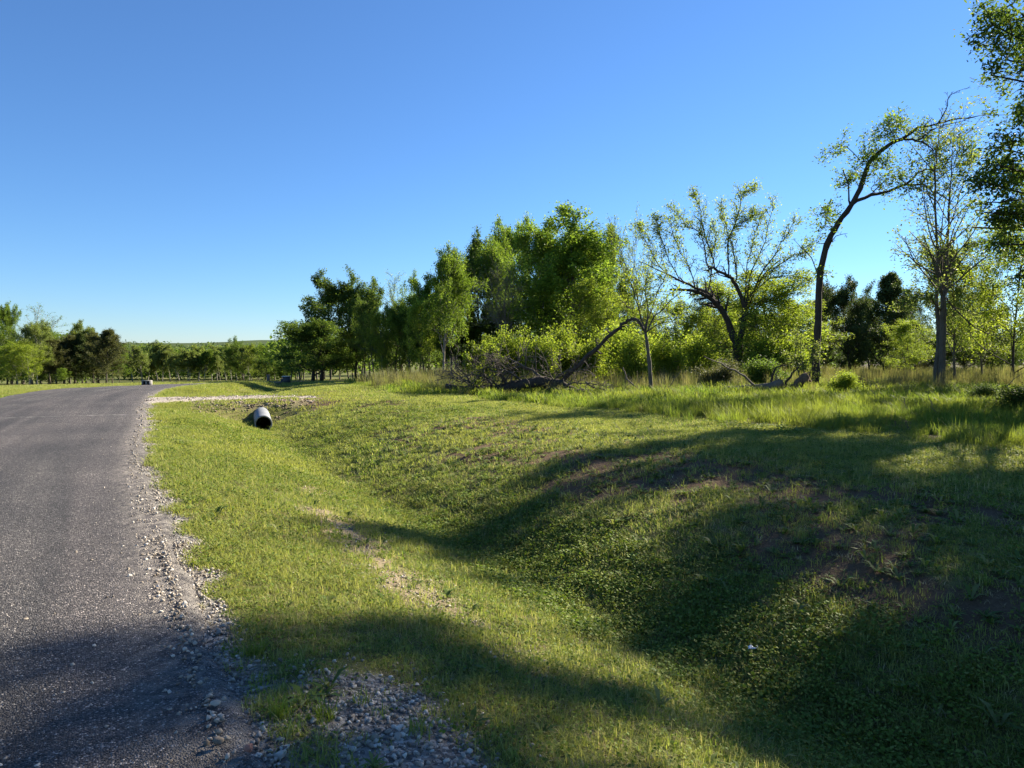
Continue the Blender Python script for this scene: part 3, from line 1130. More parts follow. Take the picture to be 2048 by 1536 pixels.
# clover in the ditch and up its far side
x, y = sample(2.6, 20, 210, rng)
t, s = road_ts(x, y)
q = masks(x, y, t, s)
pk = sstep(2.5, 3.0, t) * (1 - sstep(3.6, 5.0, t)) * (1 - .9 * q['soil']) * sstep(.3, .55, q['n2']) * (1 - sstep(6.5, 11, y) * .93)
pk = np.maximum(pk, .10 * (t > .6) * (t < 11) * (1 - q['gravel']) * sstep(.5, .7, q['n3']))
kp = rng.random(len(x)) < pk
x, y, t, s = x[kp], y[kp], t[kp], s[kp]
gr = scatter('clover_cover', np.stack([x, y, height_ts(x, y, t, s)], 1), rng.uniform(.7, 1.25, len(x)) * (1 + y / 25), rng.uniform(0, 6.28, len(x)), rng.integers(0, 3, len(x)), cover_p)
gr['label'] = 'low clover carpeting the ditch bottom'

# broad leaved weeds on the bare bank
x, y = sample(2.4, 22, 46, rng)
t, s = road_ts(x, y)
q = masks(x, y, t, s)
pk = np.maximum(.9 * sstep(3.4, 4.2, t) * (1 - sstep(6.5, 8.5, t)), .12 * (t > .3)) * (1 - q['wild']) * np.clip(.3 + q['n2'], 0, 1)
kp = rng.random(len(x)) < pk
x, y, t, s = x[kp], y[kp], t[kp], s[kp]
gr = scatter('bank_weeds', np.stack([x, y, height_ts(x, y, t, s)], 1), rng.uniform(.5, 1.5, len(x)), rng.uniform(0, 6.28, len(x)), rng.integers(0, 4, len(x)), weed_p)
gr['label'] = 'scattered leafy weeds on the bare dirt bank'

# tall unmown grass beyond the mown strip
allp, alls, alli, allr = [], [], [], []
for (y0, y1, dens, s0, s1) in ((8, 20, 46, .6, 1.15),):
    x, y = sample(y0, y1, dens, rng)
    t, s = road_ts(x, y)
    q = masks(x, y, t, s)
    pk = q['wild'] * np.clip(-.1 + 1.6 * q['n1'], .05, 1)
    kp = rng.random(len(x)) < pk
    x, y, t, s = x[kp], y[kp], t[kp], s[kp]
    allp.append(np.stack([x, y, height_ts(x, y, t, s)], 1))
    alls.append(rng.uniform(s0, s1, len(x)) * (.35 + 1.1 * q['n3'][kp]) * (.6 + .7 * q['n2'][kp]))
    alli.append(rng.integers(0, 4, len(x)))
    allr.append(rng.uniform(0, 6.28, len(x)))
gr = scatter('tall_grass', cat(allp), cat(alls), cat(allr), cat(alli), tall_p)
gr['label'] = 'tall unmown grass at the edge of the field'
x, y = sample(19, 66, 9, rng)
t, s = road_ts(x, y)
q = masks(x, y, t, s)
hole = np.exp(-((x / y - .03) / .13) ** 2) * np.exp(-((y - 25.2) / 1.9) ** 2)
kp = rng.random(len(x)) < q['wild'] * np.clip(.4 + q['n1'], 0, 1) * (1 - .45 * sstep(27, 36, y)) * (1 - .85 * hole)
x, y, t, s = x[kp], y[kp], t[kp], s[kp]
gr = scatter('field_grass', np.stack([x, y, height_ts(x, y, t, s)], 1), rng.uniform(.75, 1.3, len(x)) * (.7 + .6 * q['n3'][kp]), rng.uniform(0, 6.28, len(x)), rng.integers(0, 3, len(x)), tallfar_p)
gr['label'] = 'tall green field grass round the fallen wood'
x, y = sample(11, 70, 4.6, rng)
t, s = road_ts(x, y)
q = masks(x, y, t, s)
kp = rng.random(len(x)) < q['wild'] * (.06 + .5 * sstep(24, 31, y)) * np.clip(.3 + 1.1 * q['n3'], 0, 1) * (1 - .9 * np.exp(-((x / y - .03) / .14) ** 2) * np.exp(-((y - 24.8) / 2.6) ** 2))
x, y, t, s = x[kp], y[kp], t[kp], s[kp]
gr = scatter('dry_weeds', np.stack([x, y, height_ts(x, y, t, s)], 1), rng.uniform(.4, 1.0, len(x)) * (.4 + .6 * sstep(19, 28, y)), rng.uniform(0, 6.28, len(x)), rng.integers(0, 3, len(x)), dry_p)
gr['label'] = 'dry brown weeds along the foot of the trees'

# gravel
limestone, chips, rubs = pebs('stone'), pebs('chip'), pebs('rubble')
allp, alls, alli = [], [], []
for (y0, y1, dens, s0, s1) in ((2.3, 6, 4200, .004, .021), (6, 14, 800, .007, .022), (14, 27, 110, .014, .04)):
    x, y = sample(y0, y1, dens, rng, -140, 1100)
    t, s = road_ts(x, y)
    q = masks(x, y, t, s)
    pk = q['gravel'] * (.10 + .75 * sstep(-.18, .05, t + .5 * (q['n2'] - .5))) * (t > -.22) * (.35 + 1.1 * q['n1']) + .30 * q['dry'] * (t < 2.6) + .006 * np.exp(-((t + .3) / .8) ** 2)
    kp = rng.random(len(x)) < pk
    x, y, t, s = x[kp], y[kp], t[kp], s[kp]
    z = height_ts(x, y, t, s)
    z = z + np.where((t < 0) | (q['drive'][kp] > .4), .05, .0)
    sc_ = s0 + (s1 - s0) * rng.random(len(x)) ** 3
    allp.append(np.stack([x, y, z + sc_ * .3], 1))
    alls.append(sc_)
    alli.append(rng.integers(0, 6, len(x)))
n_ = sum(len(a) for a in alls)
gr = scatter('shoulder_gravel', cat(allp), cat(alls), rng.uniform(0, 6.28, n_), cat(alli), limestone, tilt=rng.normal(size=(n_, 2)) * .4)
gr['label'] = 'pale limestone gravel spilling along the edge of the road'
x, y = sample(2.3, 8, 1700, rng, -140, 520)
t, s = road_ts(x, y)
kp = (t < .1) & (t > -ROAD_W) & (rng.random(len(x)) < .8 * (1 - sstep(5, 8, y)))
x, y, t, s = x[kp], y[kp], t[kp], s[kp]
crz = height_ts(x, y, t, s) + .041 + .03 * (1 - ((t + ROAD_W / 2) / (ROAD_W / 2)) ** 2)
gr = scatter('road_chips', np.stack([x, y, crz], 1), rng.uniform(.003, .0062, len(x)), rng.uniform(0, 6.28, len(x)), rng.integers(0, 6, len(x)), chips, tilt=rng.normal(size=(len(x), 2)) * .4)
gr['label'] = 'loose dark stone chips on the road surface'
x, y = sample(16, 25, 150, rng, 380, 760)
t, s = road_ts(x, y)
q = masks(x, y, t, s)
kp = rng.random(len(x)) < q['rub'] * .6
x, y, t, s = x[kp], y[kp], t[kp], s[kp]
gr = scatter('bank_rubble', np.stack([x, y, height_ts(x, y, t, s) + .01], 1), rng.uniform(.015, .06, len(x)), rng.uniform(0, 6.28, len(x)), rng.integers(0, 6, len(x)), rubs, tilt=rng.normal(size=(len(x), 2)) * .5)
gr['label'] = 'dry rubble on the bank above the culvert mouth'

# ================================================================== CULVERT
kd = int(np.argmin(np.abs(EDGE_S - (S_DRIVE - 2.6))))
ax = np.array((math.sin(math.radians(-21)), math.cos(math.radians(-21)), 0.05))
ax /= np.linalg.norm(ax)
mouth = P(527, 846, 20.5)
mouth[2] = max(gz(mouth[0], mouth[1]) + .205, mouth[2] - .05)
root = thing('culvert_pipe', 'pale metal culvert pipe with a black mouth in the ditch', 'culvert', tuple(mouth))
g = Geo()
pts, rad = [], []
for i in range(44):
    pts.append(ax * (i * .06))
    rad.append(.235 + (.007 if i % 2 else -.006))
g.tube(pts, rad, 28, cap=False)
link('shell', g.mesh('shell', M['pipe_out'], smooth=True), root)
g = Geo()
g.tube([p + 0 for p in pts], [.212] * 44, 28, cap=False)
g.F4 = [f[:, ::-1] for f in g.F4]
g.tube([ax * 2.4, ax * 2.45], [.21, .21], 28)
link('inner_wall_shade', g.mesh('inner_wall_shade', M['inner_shade'], smooth=False), root)  # inner wall and end disc coloured black to stand in for shade
g = Geo()
u = unit(np.cross(ax, (0, 0, 1)))
w_ = np.cross(u, ax)
a = np.linspace(0, 2 * math.pi, 29)[:-1]
ro = np.array([(np.cos(q) * u + np.sin(q) * w_) for q in a])
V = np.vstack([ro * .247 - ax * .012, ro * .208 - ax * .012, ro * .208 + ax * .03, ro * .247 + ax * .03])
F = []
for q in range(28):
    e = (q + 1) % 28
    for r0, r1 in ((0, 1), (1, 2), (3, 0)):
        F.append((r0 * 28 + q, r0 * 28 + e, r1 * 28 + e, r1 * 28 + q))
g.add(V, F)
link('rim', g.mesh('rim', M['pipe_out']), root)

for i, (dx, dy, h_, lab) in enumerate(((-.34, -.05, .20, 'ragged grass clump at the left side of the culvert pipe'), (.30, .02, .17, 'ragged grass clump at the right side of the culvert pipe'),
                                       (-.20, -.22, .12, 'low grass clump below the left of the culvert mouth'), (.12, -.26, .10, 'low grass clump below the right of the culvert mouth'))):
    px_, py_ = mouth[0] + dx, mouth[1] + dy
    o = link('grass_clump', tuft(np.random.default_rng(40 + i), 55, .13, h_, .007, .8, M['tall'], segs=3), None, (px_, py_, gz(px_, py_)))
    tag(o, lab, 'grass clump', 'grass clumps at the culvert mouth')

# ================================================================== FOREST, front to back on the right side
# heavy dark oaks and mixed trees at the far end of the right-hand wood
tree('oak', 626, 60, 640, 150, 'low broad dark oak at the far end of the wood', name='oak_tree')
tree('oak', 642, 66, 550, 150, 'tall open dark oak whose crown tops the end of the wood', crownmat='leaf_dark')
tree('oak', 712, 64, 541, 120, 'dense dark round-topped tree second from the end of the wood')
tree('lime', 765, 54, 618, 66, 'slim yellow-green sapling in front of the dense dark tree')
tree('budding', 806, 66, 545, 84, 'thin half-bare treetop poking up between the dark tree and the taller wood')
tree('elm', 822, 56, 604, 74, 'small leafy tree left of the pale twin trunks')
tree('lime', 848, 52, 600, 66, 'slender light green tree just left of the pale trunk')
tree('elm', 888, 51, 502, 104, 'tall tree with a pale straight trunk and ragged green crown', barkmat='bark_pale')
tree('elm', 905, 55, 560, 70, 'narrow dark-trunked tree behind the pale straight trunk')
tree('elm', 962, 60, 468, 118, 'leafy tree behind the grey twiggy tree', crownmat='leaf_dark')
tree('oak', 940, 56, 640, 90, 'dark undergrowth oak below the grey twiggy tree')
tree('bare', 1015, 45, 520, 150, 'grey twiggy almost leafless tree above the fallen trunk', rz=.4)
tree('elm', 1046, 62, 440, 104, 'tall green tree left of the biggest crown in the wood')
tree('elm', 1148, 48, 424, 190, 'biggest tree of the wood with a straight trunk and wide crown', rz=1.1, crownmat='leaf_mid')
tree('elm', 1108, 52, 470, 120, 'second trunk close beside the biggest tree of the wood')
tree('elm', 1210, 56, 500, 90, 'mid green tree at the right shoulder of the biggest crown')
tree('lime', 1195, 44, 560, 90, 'yellow-green young tree under the right side of the biggest crown')
tree('budding', 1292, 47, 415, 120, 'upright tree of bare budding whips right of the biggest crown', rz=.5)
tree('budding', 1245, 52, 500, 80, 'smaller budding tree against the edge of the biggest crown')
tree('lime', 1350, 45, 600, 130, 'bright low tree behind the arching half-dead tree', cat='tree')
tree('lime', 1420, 48, 560, 130, 'light green tree seen through the arching dead limbs')
tree('lime', 1548, 38, 540, 170, 'wide yellow-green tree filling the space left of the leaning tree', rz=2.0)
tree('lime', 1590, 42, 600, 110, 'yellow-green tree close behind the leaning trunk')
tree('elm', 1490, 52, 610, 120, 'green tree behind the trunk of the arching tree')
tree('cedar', 1652, 60, 566, 56, 'small pointed cedar just right of the leaning trunk')
tree('oak', 1702, 46, 556, 120, 'dark round evergreen right of the leaning trunk', crownmat='leaf_cedar', name='evergreen_tree')
tree('cedar', 1768, 48, 548, 116, 'layered dark cedar left of the twin-stemmed tree')
tree('oak', 1738, 54, 572, 84, 'dark evergreen between the round one and the layered cedar', crownmat='leaf_cedar', name='evergreen_tree')
tree('oak', 1806, 55, 590, 84, 'dark evergreen right of the layered cedar', crownmat='leaf_cedar', name='evergreen_tree')
tree('cedar', 1830, 54, 640, 90, 'low dark cedar behind the twin-stemmed tree')
tree('lime', 1822, 40, 640, 84, 'small yellow-green tree left of the twin stems')
tree('elm', 1912, 33, 470, 110, 'dark-trunked tree just right of the twin-stemmed tree', crownmat='leaf_olive')
tree('lime', 1965, 38, 560, 110, 'yellow-green tree at the right behind a dark trunk')
tree('lime', 2022, 30, 430, 170, 'tall light green tree with a dark trunk at the right edge', barkmat='bark_dark')
tree('oak', 1985, 46, 610, 110, 'dark bushy tree low behind the right edge')
tree('cedar', 1930, 52, 600, 90, 'dark cedar between the twin stems and the right edge')
tree('lime', 2075, 36, 540, 120, 'yellow-green tree half cut off by the right edge')
for i, (px, d, top, w_, kd_) in enumerate(((1285, 58, 600, 90, 'oak'), (1378, 60, 620, 90, 'elm'), (1462, 62, 625, 90, 'oak'), (1560, 60, 620, 100, 'elm'),
                                     (790, 62, 600, 90, 'oak'), (990, 58, 590, 90, 'oak'), (860, 62, 590, 90, 'oak'), (1080, 60, 560, 100, 'oak'), (1160, 60, 560, 110, 'oak'))):
    lab = ('shaded oak deep in the wood behind the budding whips', 'shaded tree deep behind the left dead limbs', 'shaded oak deep behind the arching trunk', 'shaded tree deep behind the yellow-green thicket',
           'shaded oak deep in the wood near its far end', 'shaded oak deep behind the grey twiggy tree', 'shaded oak deep behind the pale straight trunk', 'shaded oak deep left of the biggest tree', 'shaded oak deep behind the biggest tree')[i]
    tree(kd_, px, d, top, w_, lab)

tree('elm', 838, 60, 548, 80, 'mid green tree filling the gap left of the pale straight trunk')
tree('elm', 748, 58, 596, 60, 'small green tree at the right foot of the dense dark tree', crownmat='leaf_dark')
tree('elm', 925, 57, 505, 84, 'upright green tree between the pale straight trunk and the grey twiggy tree')
tree('elm', 1000, 58, 476, 90, 'green treetop directly behind the grey twiggy tree')
tree('elm', 1090, 50, 446, 110, 'green crown merging into the left side of the biggest crown')
tree('elm', 1200, 51, 452, 104, 'green crown merging into the right side of the biggest crown', crownmat='leaf_mid')
# yellow-green thicket behind the fallen tree
thick = [(985, 33, 672, 70), (1030, 34, 655, 84), (1080, 33, 668, 84), (1128, 35, 650, 88), (1180, 34, 662, 84), (1232, 36, 648, 84), (1268, 33, 668, 76), (1335, 36, 662, 90), (1395, 38, 668, 80), (1560, 34, 668, 100), (1510, 35, 690, 80), (1600, 33, 700, 60)]
shrubs = []
for px, d, top, w_ in thick:
    shrubs.append(tree('shrub', px, d, top, w_, '', 'shrub', group='yellow-green shrubs behind the fallen tree'))
ordw = ['first', 'second', 'third', 'fourth', 'fifth', 'sixth', 'seventh', 'eighth', 'ninth', 'tenth', 'eleventh', 'twelfth', 'thirteenth', 'fourteenth', 'fifteenth', 'sixteenth', 'seventeenth', 'eighteenth', 'nineteenth', 'twentieth', 'twenty-first', 'twenty-second', 'twenty-third', 'twenty-fourth', 'twenty-fifth']
for i, o in enumerate(sorted(shrubs, key=lambda o: o['px'])):
    o['label'] = f'yellow-green shrub, {ordw[i]} from the left in the thicket behind the fallen tree'
tree('shrub', 1690, 25, 742, 56, 'bright round leafy bush in the grass right of the leaning tree', 'bush', name='bush')
tree('shrub', 1436, 29, 722, 84, 'brownish dry bush left of the grey log', 'bush', name='bush', crownmat='leaf_rust')
tree('shrub', 1532, 28, 716, 84, 'dark green bush growing over the grey log', 'bush', name='bush', crownmat='leaf_dark')
tree('shrub', 1965, 21, 770, 60, 'dark low bush in shade near the right edge', 'bush', name='bush', crownmat='leaf_dark')
tree('shrub', 1590, 19, 822, 50, 'greyish weed bush in the tall grass below the leaning tree', 'bush', name='bush', crownmat='leaf_olive')
tree('shrub', 2035, 17, 770, 90, 'dark shrub cut off by the right edge', 'bush', name='bush', crownmat='leaf_dark')

# ================================================================== LEFT GROVE
left = [('elm', -20, 72, 640, 80, 'leafy tree cut off by the left edge', None, 'bark_pale'),
        ('oak', 14, 80, 606, 56, 'tall dark treetop at the left edge', 'leaf_mid', None),
        ('budding', 62, 76, 612, 96, 'tall airy light green tree with a pale trunk in the left grove', 'leaf_mid', 'bark_pale'),
        ('elm', 72, 72, 640, 70, 'pale-trunked tree beside the tall airy tree', 'leaf_olive', 'bark_pale'),
        ('lime', 34, 70, 682, 66, 'low yellow-green tree at the left edge', 'leaf_lime', 'bark_pale'),
        ('lime', 58, 69, 690, 56, 'low yellow-green tree right of the one at the edge', 'leaf_lime', 'bark_pale'),
        ('elm', 100, 78, 655, 60, 'green tree behind the pale trunk of the left grove', 'leaf_mid', None),
        ('oak', 148, 84, 644, 84, 'dark round tree rising behind the rusty cedars', 'leaf_olive', None),
        ('rust', 112, 74, 680, 60, 'rusty brown cedar nearest the pale trunks', None, None),
        ('rust', 138, 76, 672, 56, 'rusty brown cedar second from the pale trunks', None, None),
        ('cedar', 164, 76, 668, 50, 'dark green cedar between the rusty cedars', None, None),
        ('rust', 186, 77, 666, 56, 'rusty brown cedar under the dark round tree', None, None),
        ('rust', 212, 74, 660, 62, 'rusty brown cedar with a bare pale branch beside the road bend', None, None),
        ('bare', 224, 84, 658, 60, 'bare spreading treetop behind the right-hand cedar of the left grove', None, None),
        ('lime', 238, 80, 690, 44, 'bright green tree at the right end of the left grove', 'leaf_mid', None),
        ('lime', 122, 70, 736, 26, 'tiny sapling in front of the rusty cedars', 'leaf_mid', None),
        ('cedar', 95, 80, 700, 44, 'dark cedar in shade behind the pale trunks', None, None),
        ('cedar', 198, 80, 690, 44, 'dark cedar in shade among the rusty cedars', None, None)]
for k_, px, d, top, w_, lab, cm, bk in left:
    tree(k_, px, d, top, w_, lab, group='trees of the left grove', crownmat=cm, barkmat=bk)
spots = []
for i in range(40):
    d = rs.uniform(92, 125)
    px = rs.uniform(-130, 205)
    x = X(px, d)
    z = gz(x, d)
    h = P(px, rs.uniform(650, 690), d)[2] - z
    spots.append((x, d, h, h * rs.uniform(.4, .55)))
wood_mass('grove_woods', 'dark woods behind the left grove', spots, 900, .38, 'leaf_dark', 6, low=(-.05, .12))

# ================================================================== FAR GROVE beyond the bend
far = []
rf = random.Random(21)
for i in range(24):
    px = 268 + i * 10.3 + rf.uniform(-5, 5)
    d = rf.uniform(112, 165)
    far.append(tree('olive', px, d, rf.uniform(681, 712), rf.uniform(30, 52), '', group='pale-trunked trees of the far grove', crownmat=rf.choice(['leaf_olive', 'leaf_olive', 'leaf_mid'])))
for i, o in enumerate(sorted(far, key=lambda o: o['px'])):
    o['label'] = f'round-crowned pale-trunked tree, {ordw[i]} from the left in the far grove'
tree('oak', 487, 118, 676, 66, 'dark domed oak right of the far grove')
tree('lime', 518, 112, 690, 50, 'bright green round tree beside the dark domed oak')
tree('elm', 550, 108, 684, 56, 'green tree between the bright round tree and the near wood', crownmat='leaf_mid')
tree('oak', 530, 100, 716, 50, 'low dark tree under the bright round tree')
tree('oak', 572, 92, 700, 56, 'dark tree touching the end of the near wood')
tree('elm', 596, 88, 690, 50, 'slim-trunked tree behind the dark metal box', barkmat='bark_pale')

# ================================================================== THE LEANING TREE
def line(pts, d, dd=None):
    return np.array([P(a, b, d if dd is None else d + dd[i]) for i, (a, b) in enumerate(pts)])


def smooth(pts, k=3):
    return catmull3(np.asarray(pts, float), k)


def catmull3(pts, k):
    out = []
    n = len(pts)
    for i in range(n - 1):
        p0, p1, p2, p3 = pts[max(i - 1, 0)], pts[i], pts[i + 1], pts[min(i + 2, n - 1)]
        for j in range(k):
            t = j / k
            out.append(0.5 * ((2 * p1) + (-p0 + p2) * t + (2 * p0 - 5 * p1 + 4 * p2 - p3) * t * t + (-p0 + 3 * p1 - 3 * p2 + p3) * t ** 3))
    out.append(pts[-1])
    return np.array(out)


def limb(w, px_pts, d, r0, r1, origin, dd=None, sides=7, jit=.02, k=3):
    p = smooth(line(px_pts, d, dd), k) - origin
    p[1:-1] += w.rng.normal(size=(len(p) - 2, 3)) * jit
    r = np.linspace(r0, r1, len(p)) * (1 + .06 * w.rng.normal(size=len(p)))
    w.g.tube(p, np.maximum(r, .005), sides)
    return p, r


def twigs(w, p, r, n, L, Qd, lo=.2, hi=1.0):
    w.spread(p, r, L, 1, Qd, lo=lo, hi=hi, count=n, length=L)


def spray(w, start, centre, rad, n, Qd, r=.018):
    """a branch from a limb that ends in a spray of twigs round a centre"""
    mid = (start + centre) / 2 + w.rng.normal(size=3) * rad * .25
    p = catmull3(np.array([start, mid, centre]), 4)
    rr = np.linspace(r, r * .4, len(p))
    w.g.tube(p, rr, 5, cap=False)
    for i in range(n):
        q = p[w.rng.integers(len(p) // 2, len(p))]
        d = unit(w.rng.normal(size=3) + np.array((0, 0, .35)))
        w.grow(q, d, rad * w.rng.uniform(.6, 1.2), r * .4, 2, Qd)


D = 27.0
base = P(1631, 775, D)
base[2] = gz(base[0], base[1])
QT = Q(rmin=.006, segs=(6, 5, 4, 3), kids=(6, 5, 4), ratio=(.5, .5, .55), ang=(50, 50, 45), per_seg=2)
w = Wood(301)
root = thing('leaning_tree', 'tall dark tree whose curved trunk bends over to the right', 'tree', tuple(base))
p0, r0 = limb(w, [(1630, 792), (1632, 745), (1633, 700), (1636, 640), (1640, 560), (1648, 512), (1657, 481), (1675, 449), (1703, 409), (1720, 378), (1738, 326), (1760, 303), (1786, 286), (1806, 277)], D, .15, .06, base, sides=10, jit=.012)
pa, ra = limb(w, [(1806, 277), (1835, 257), (1878, 246), (1918, 237), (1970, 229)], D, .06, .012, base, [0, .2, .4, .7, 1])
pb_, rb = limb(w, [(1806, 277), (1835, 281), (1858, 292), (1868, 302)], D, .045, .014, base, [0, -.2, -.5, -.6])
pc, rc = limb(w, [(1836, 280), (1862, 262), (1890, 250), (1932, 240)], D, .03, .01, base, [-.2, -.5, -.8, -1.2])
pd, rd = limb(w, [(1878, 246), (1892, 220), (1901, 191), (1931, 177)], D, .025, .007, base, [.4, .4, .2, 0])
pe, re_ = limb(w, [(1703, 409), (1743, 389), (1766, 386), (1812, 369), (1835, 349), (1852, 339), (1884, 338)], D, .075, .02, base, [0, .3, .5, .7, .7, .9, 1.0])
pf, rf_ = limb(w, [(1812, 369), (1846, 372), (1875, 389), (1907, 404)], D, .04, .012, base, [.7, .4, .2, 0])
pg, rg = limb(w, [(1700, 408), (1697, 378), (1686, 340)], D, .035, .02, base, [0, -.1, -.3])
ph, rh = limb(w, [(1660, 490), (1672, 472), (1695, 467)], D, .022, .007, base, [0, -.2, -.3])
pi_, ri = limb(w, [(1637, 556), (1623, 515), (1605, 497), (1586, 478)], D, .022, .006, base, [0, -.2, -.3, -.4])
pj, rj = limb(w, [(1745, 386), (1765, 365), (1780, 352)], D, .02, .006, base, [.3, 0, -.2])
QB = Q(levels=3, leaf_from=9, rmin=.006, segs=(5, 5, 4, 3), kids=(5, 4, 3), ratio=(.5, .4, .5), ang=(40, 38, 40), trop=(0, .05, .05, .05))
for (pp, rr_, nn, L) in ((pa, ra, 8, 1.3), (pb_, rb, 5, .9), (pc, rc, 7, 1.2), (pd, rd, 6, .9), (pi_, ri, 4, .6), (ph, rh, 3, .5)):
    twigs(w, pp, rr_, nn, L, QB, .15)
for (sx, sy, cx, cy, rad, nn, dz_) in ((1672, 452, 1652, 432, .5, 7, -.3), (1668, 460, 1640, 425, .45, 5, .4), (1657, 485, 1632, 478, .45, 4, 0), (1720, 320, 1655, 303, .5, 7, .2),
                                  (1745, 322, 1722, 322, .5, 7, -.4), (1775, 290, 1745, 280, .5, 8, .3), (1790, 284, 1778, 255, .55, 10, 0), (1800, 278, 1795, 240, .4, 5, .4),
                                  (1697, 380, 1690, 372, .4, 5, .2), (1750, 385, 1758, 358, .6, 8, .4), (1738, 330, 1770, 335, .6, 8, -.3), (1835, 257, 1848, 252, .4, 5, 0),
                                  (1852, 339, 1870, 330, .7, 7, .4), (1884, 338, 1910, 328, .9, 8, .9), (1860, 338, 1905, 350, .8, 6, 1.4), (1875, 338, 1930, 300, .8, 5, .6),
                                  (1884, 338, 1940, 335, .9, 6, 1.2), (1846, 372, 1860, 365, .5, 6, .2), (1641, 560, 1655, 545, .3, 3, 0), (1720, 378, 1705, 352, .5, 6, .3), (1812, 369, 1800, 345, .6, 8, .5)):
    spray(w, P(sx, sy, D) - base, P(cx, cy, D + dz_) - base, rad * 1.2, nn, QT)
w.finish(root, 'bark_dark', 'leaf_mid', .10, 2, .10, aspect=.6, drop=.25)

# a climbing vine and saplings at the foot of the leaning trunk
w = Wood(305)
vb = P(1612, 776, 26.5)
vb[2] = gz(vb[0], vb[1])
root = thing('sapling', 'thin brown sapling with small leaves beside the foot of the leaning trunk', 'sapling', tuple(vb))
for pts in ([(1612, 790), (1608, 740), (1600, 690), (1612, 640)], [(1614, 790), (1622, 740), (1632, 715), (1638, 690)], [(1608, 790), (1596, 740), (1590, 700), (1596, 660)]):
    pp, rr_ = limb(w, pts, 26.5, .022, .007, vb)
    twigs(w, pp, rr_, 7, .8, QT, .2)
w.finish(root, 'bark', 'leaf_olive', .08, 2, .07, aspect=.6, trunk_name='stem', crown_name='foliage')

# ================================================================== THE ARCHING HALF-DEAD TREE
D = 36.0
base = P(1480, 752, D)
base[2] = gz(base[0], base[1])
w = Wood(411)
root = thing('arching_tree', 'broad half-dead tree with dark limbs arching down to the left', 'tree', tuple(base))
p0, r0 = limb(w, [(1481, 775), (1478, 725), (1474, 692), (1463, 663), (1454, 639), (1433, 606), (1410, 590), (1381, 581), (1340, 579)], D, .27, .045, base, [0, 0, 0, 0, -.2, -.5, -.9, -1.3, -1.8], sides=9, jit=.02)
p1, r1 = limb(w, [(1450, 630), (1430, 600), (1404, 579), (1366, 563), (1328, 546), (1276, 522)], D, .12, .016, base, [0, .3, .5, .6, .6, .5], jit=.03)
p2, r2 = limb(w, [(1476, 700), (1484, 660), (1489, 615), (1471, 569), (1457, 552), (1427, 537), (1414, 541)], D, .16, .04, base, [0, .1, .1, 0, -.3, -.6, -.8], jit=.025)
p3, r3 = limb(w, [(1484, 670), (1494, 620), (1510, 580), (1530, 545), (1560, 520)], D, .13, .03, base, [0, .3, .6, .9, 1.2])
for pp, rr_, nn, L in ((p0[-14:], r0[-14:], 16, 2.0), (p1, r1, 14, 2.0), (p2[-9:], r2[-9:], 9, 1.5)):
    twigs(w, pp, rr_, nn, L, Q(levels=3, leaf_from=9, rmin=.010, trop=(0, .02, .03, .03), ang=(50, 48, 45), kids=(6, 5, 3)), .1)
QW = Q(levels=3, leaf_from=2, rmin=.010, segs=(6, 7, 5, 3), kids=(7, 8, 3), ratio=(.5, .28, .5), ang=(40, 38, 40), trop=(0, .04, .08, .05), per_seg=2, wig=(.05, .07, .14, .2))
for (pts, r, dz_) in (([(1457, 557), (1460, 475), (1489, 443), (1511, 425)], .06, 0), ([(1460, 475), (1474, 434), (1486, 390), (1507, 378)], .045, -.4), ([(1418, 538), (1404, 472), (1372, 449), (1345, 417)], .05, .3),
                     ([(1430, 540), (1410, 470), (1402, 420), (1388, 388)], .05, -.5), ([(1489, 615), (1505, 540), (1530, 480), (1545, 398)], .06, .5), ([(1489, 620), (1520, 550), (1560, 490), (1592, 440)], .06, -.6),
                     ([(1471, 569), (1468, 510), (1450, 450), (1440, 410)], .05, .8), ([(1520, 560), (1560, 530), (1600, 505), (1618, 500)], .045, .9), ([(1500, 590), (1540, 560), (1585, 550), (1615, 560)], .045, -.8),
                     ([(1390, 576), (1372, 520), (1350, 480), (1340, 440)], .04, .4), ([(1360, 562), (1330, 500), (1318, 460), (1312, 440)], .035, -.3), ([(1340, 553), (1310, 520), (1290, 480), (1280, 455)], .03, .2),
                     ([(1489, 600), (1495, 530), (1510, 470), (1525, 430)], .045, 1.2), ([(1478, 640), (1510, 610), (1550, 600), (1580, 610)], .05, 1.0), ([(1415, 585), (1425, 530), (1432, 490), (1425, 450)], .04, 1.0)):
    pp, rr_ = limb(w, pts, D, r * .75, .010, base, [0, dz_ * .4, dz_ * .8, dz_ * 1.2], sides=5, jit=.04)
    twigs(w, pp, rr_, 24, 2.4, QW, .1)
keep = w.rng.random(len(w.anchor)) < .5
w.anchor = [a for a, k_ in zip(w.anchor, keep) if k_]
w.adir = [a for a, k_ in zip(w.adir, keep) if k_]
for (sx, sy, cx, cy, rad, nn, dz_) in ((1490, 640, 1535, 600, 1.1, 9, .4), (1490, 660, 1565, 640, 1.2, 10, -.5), (1485, 690, 1545, 682, 1.1, 10, -1.0), (1500, 610, 1600, 590, 1.1, 9, .8),
                                       (1488, 650, 1515, 655, 1.0, 9, -1.2), (1480, 690, 1430, 690, .9, 7, -.8), (1484, 700, 1580, 700, 1.1, 10, -.6), (1474, 690, 1510, 712, .9, 9, -1.2)):
    spray(w, P(sx, sy, D) - base, P(cx, cy, D + dz_) - base, rad, nn, QT, .03)
w.finish(root, 'bark_dark', 'leaf_lime', .095, 3, .12, aspect=.6)

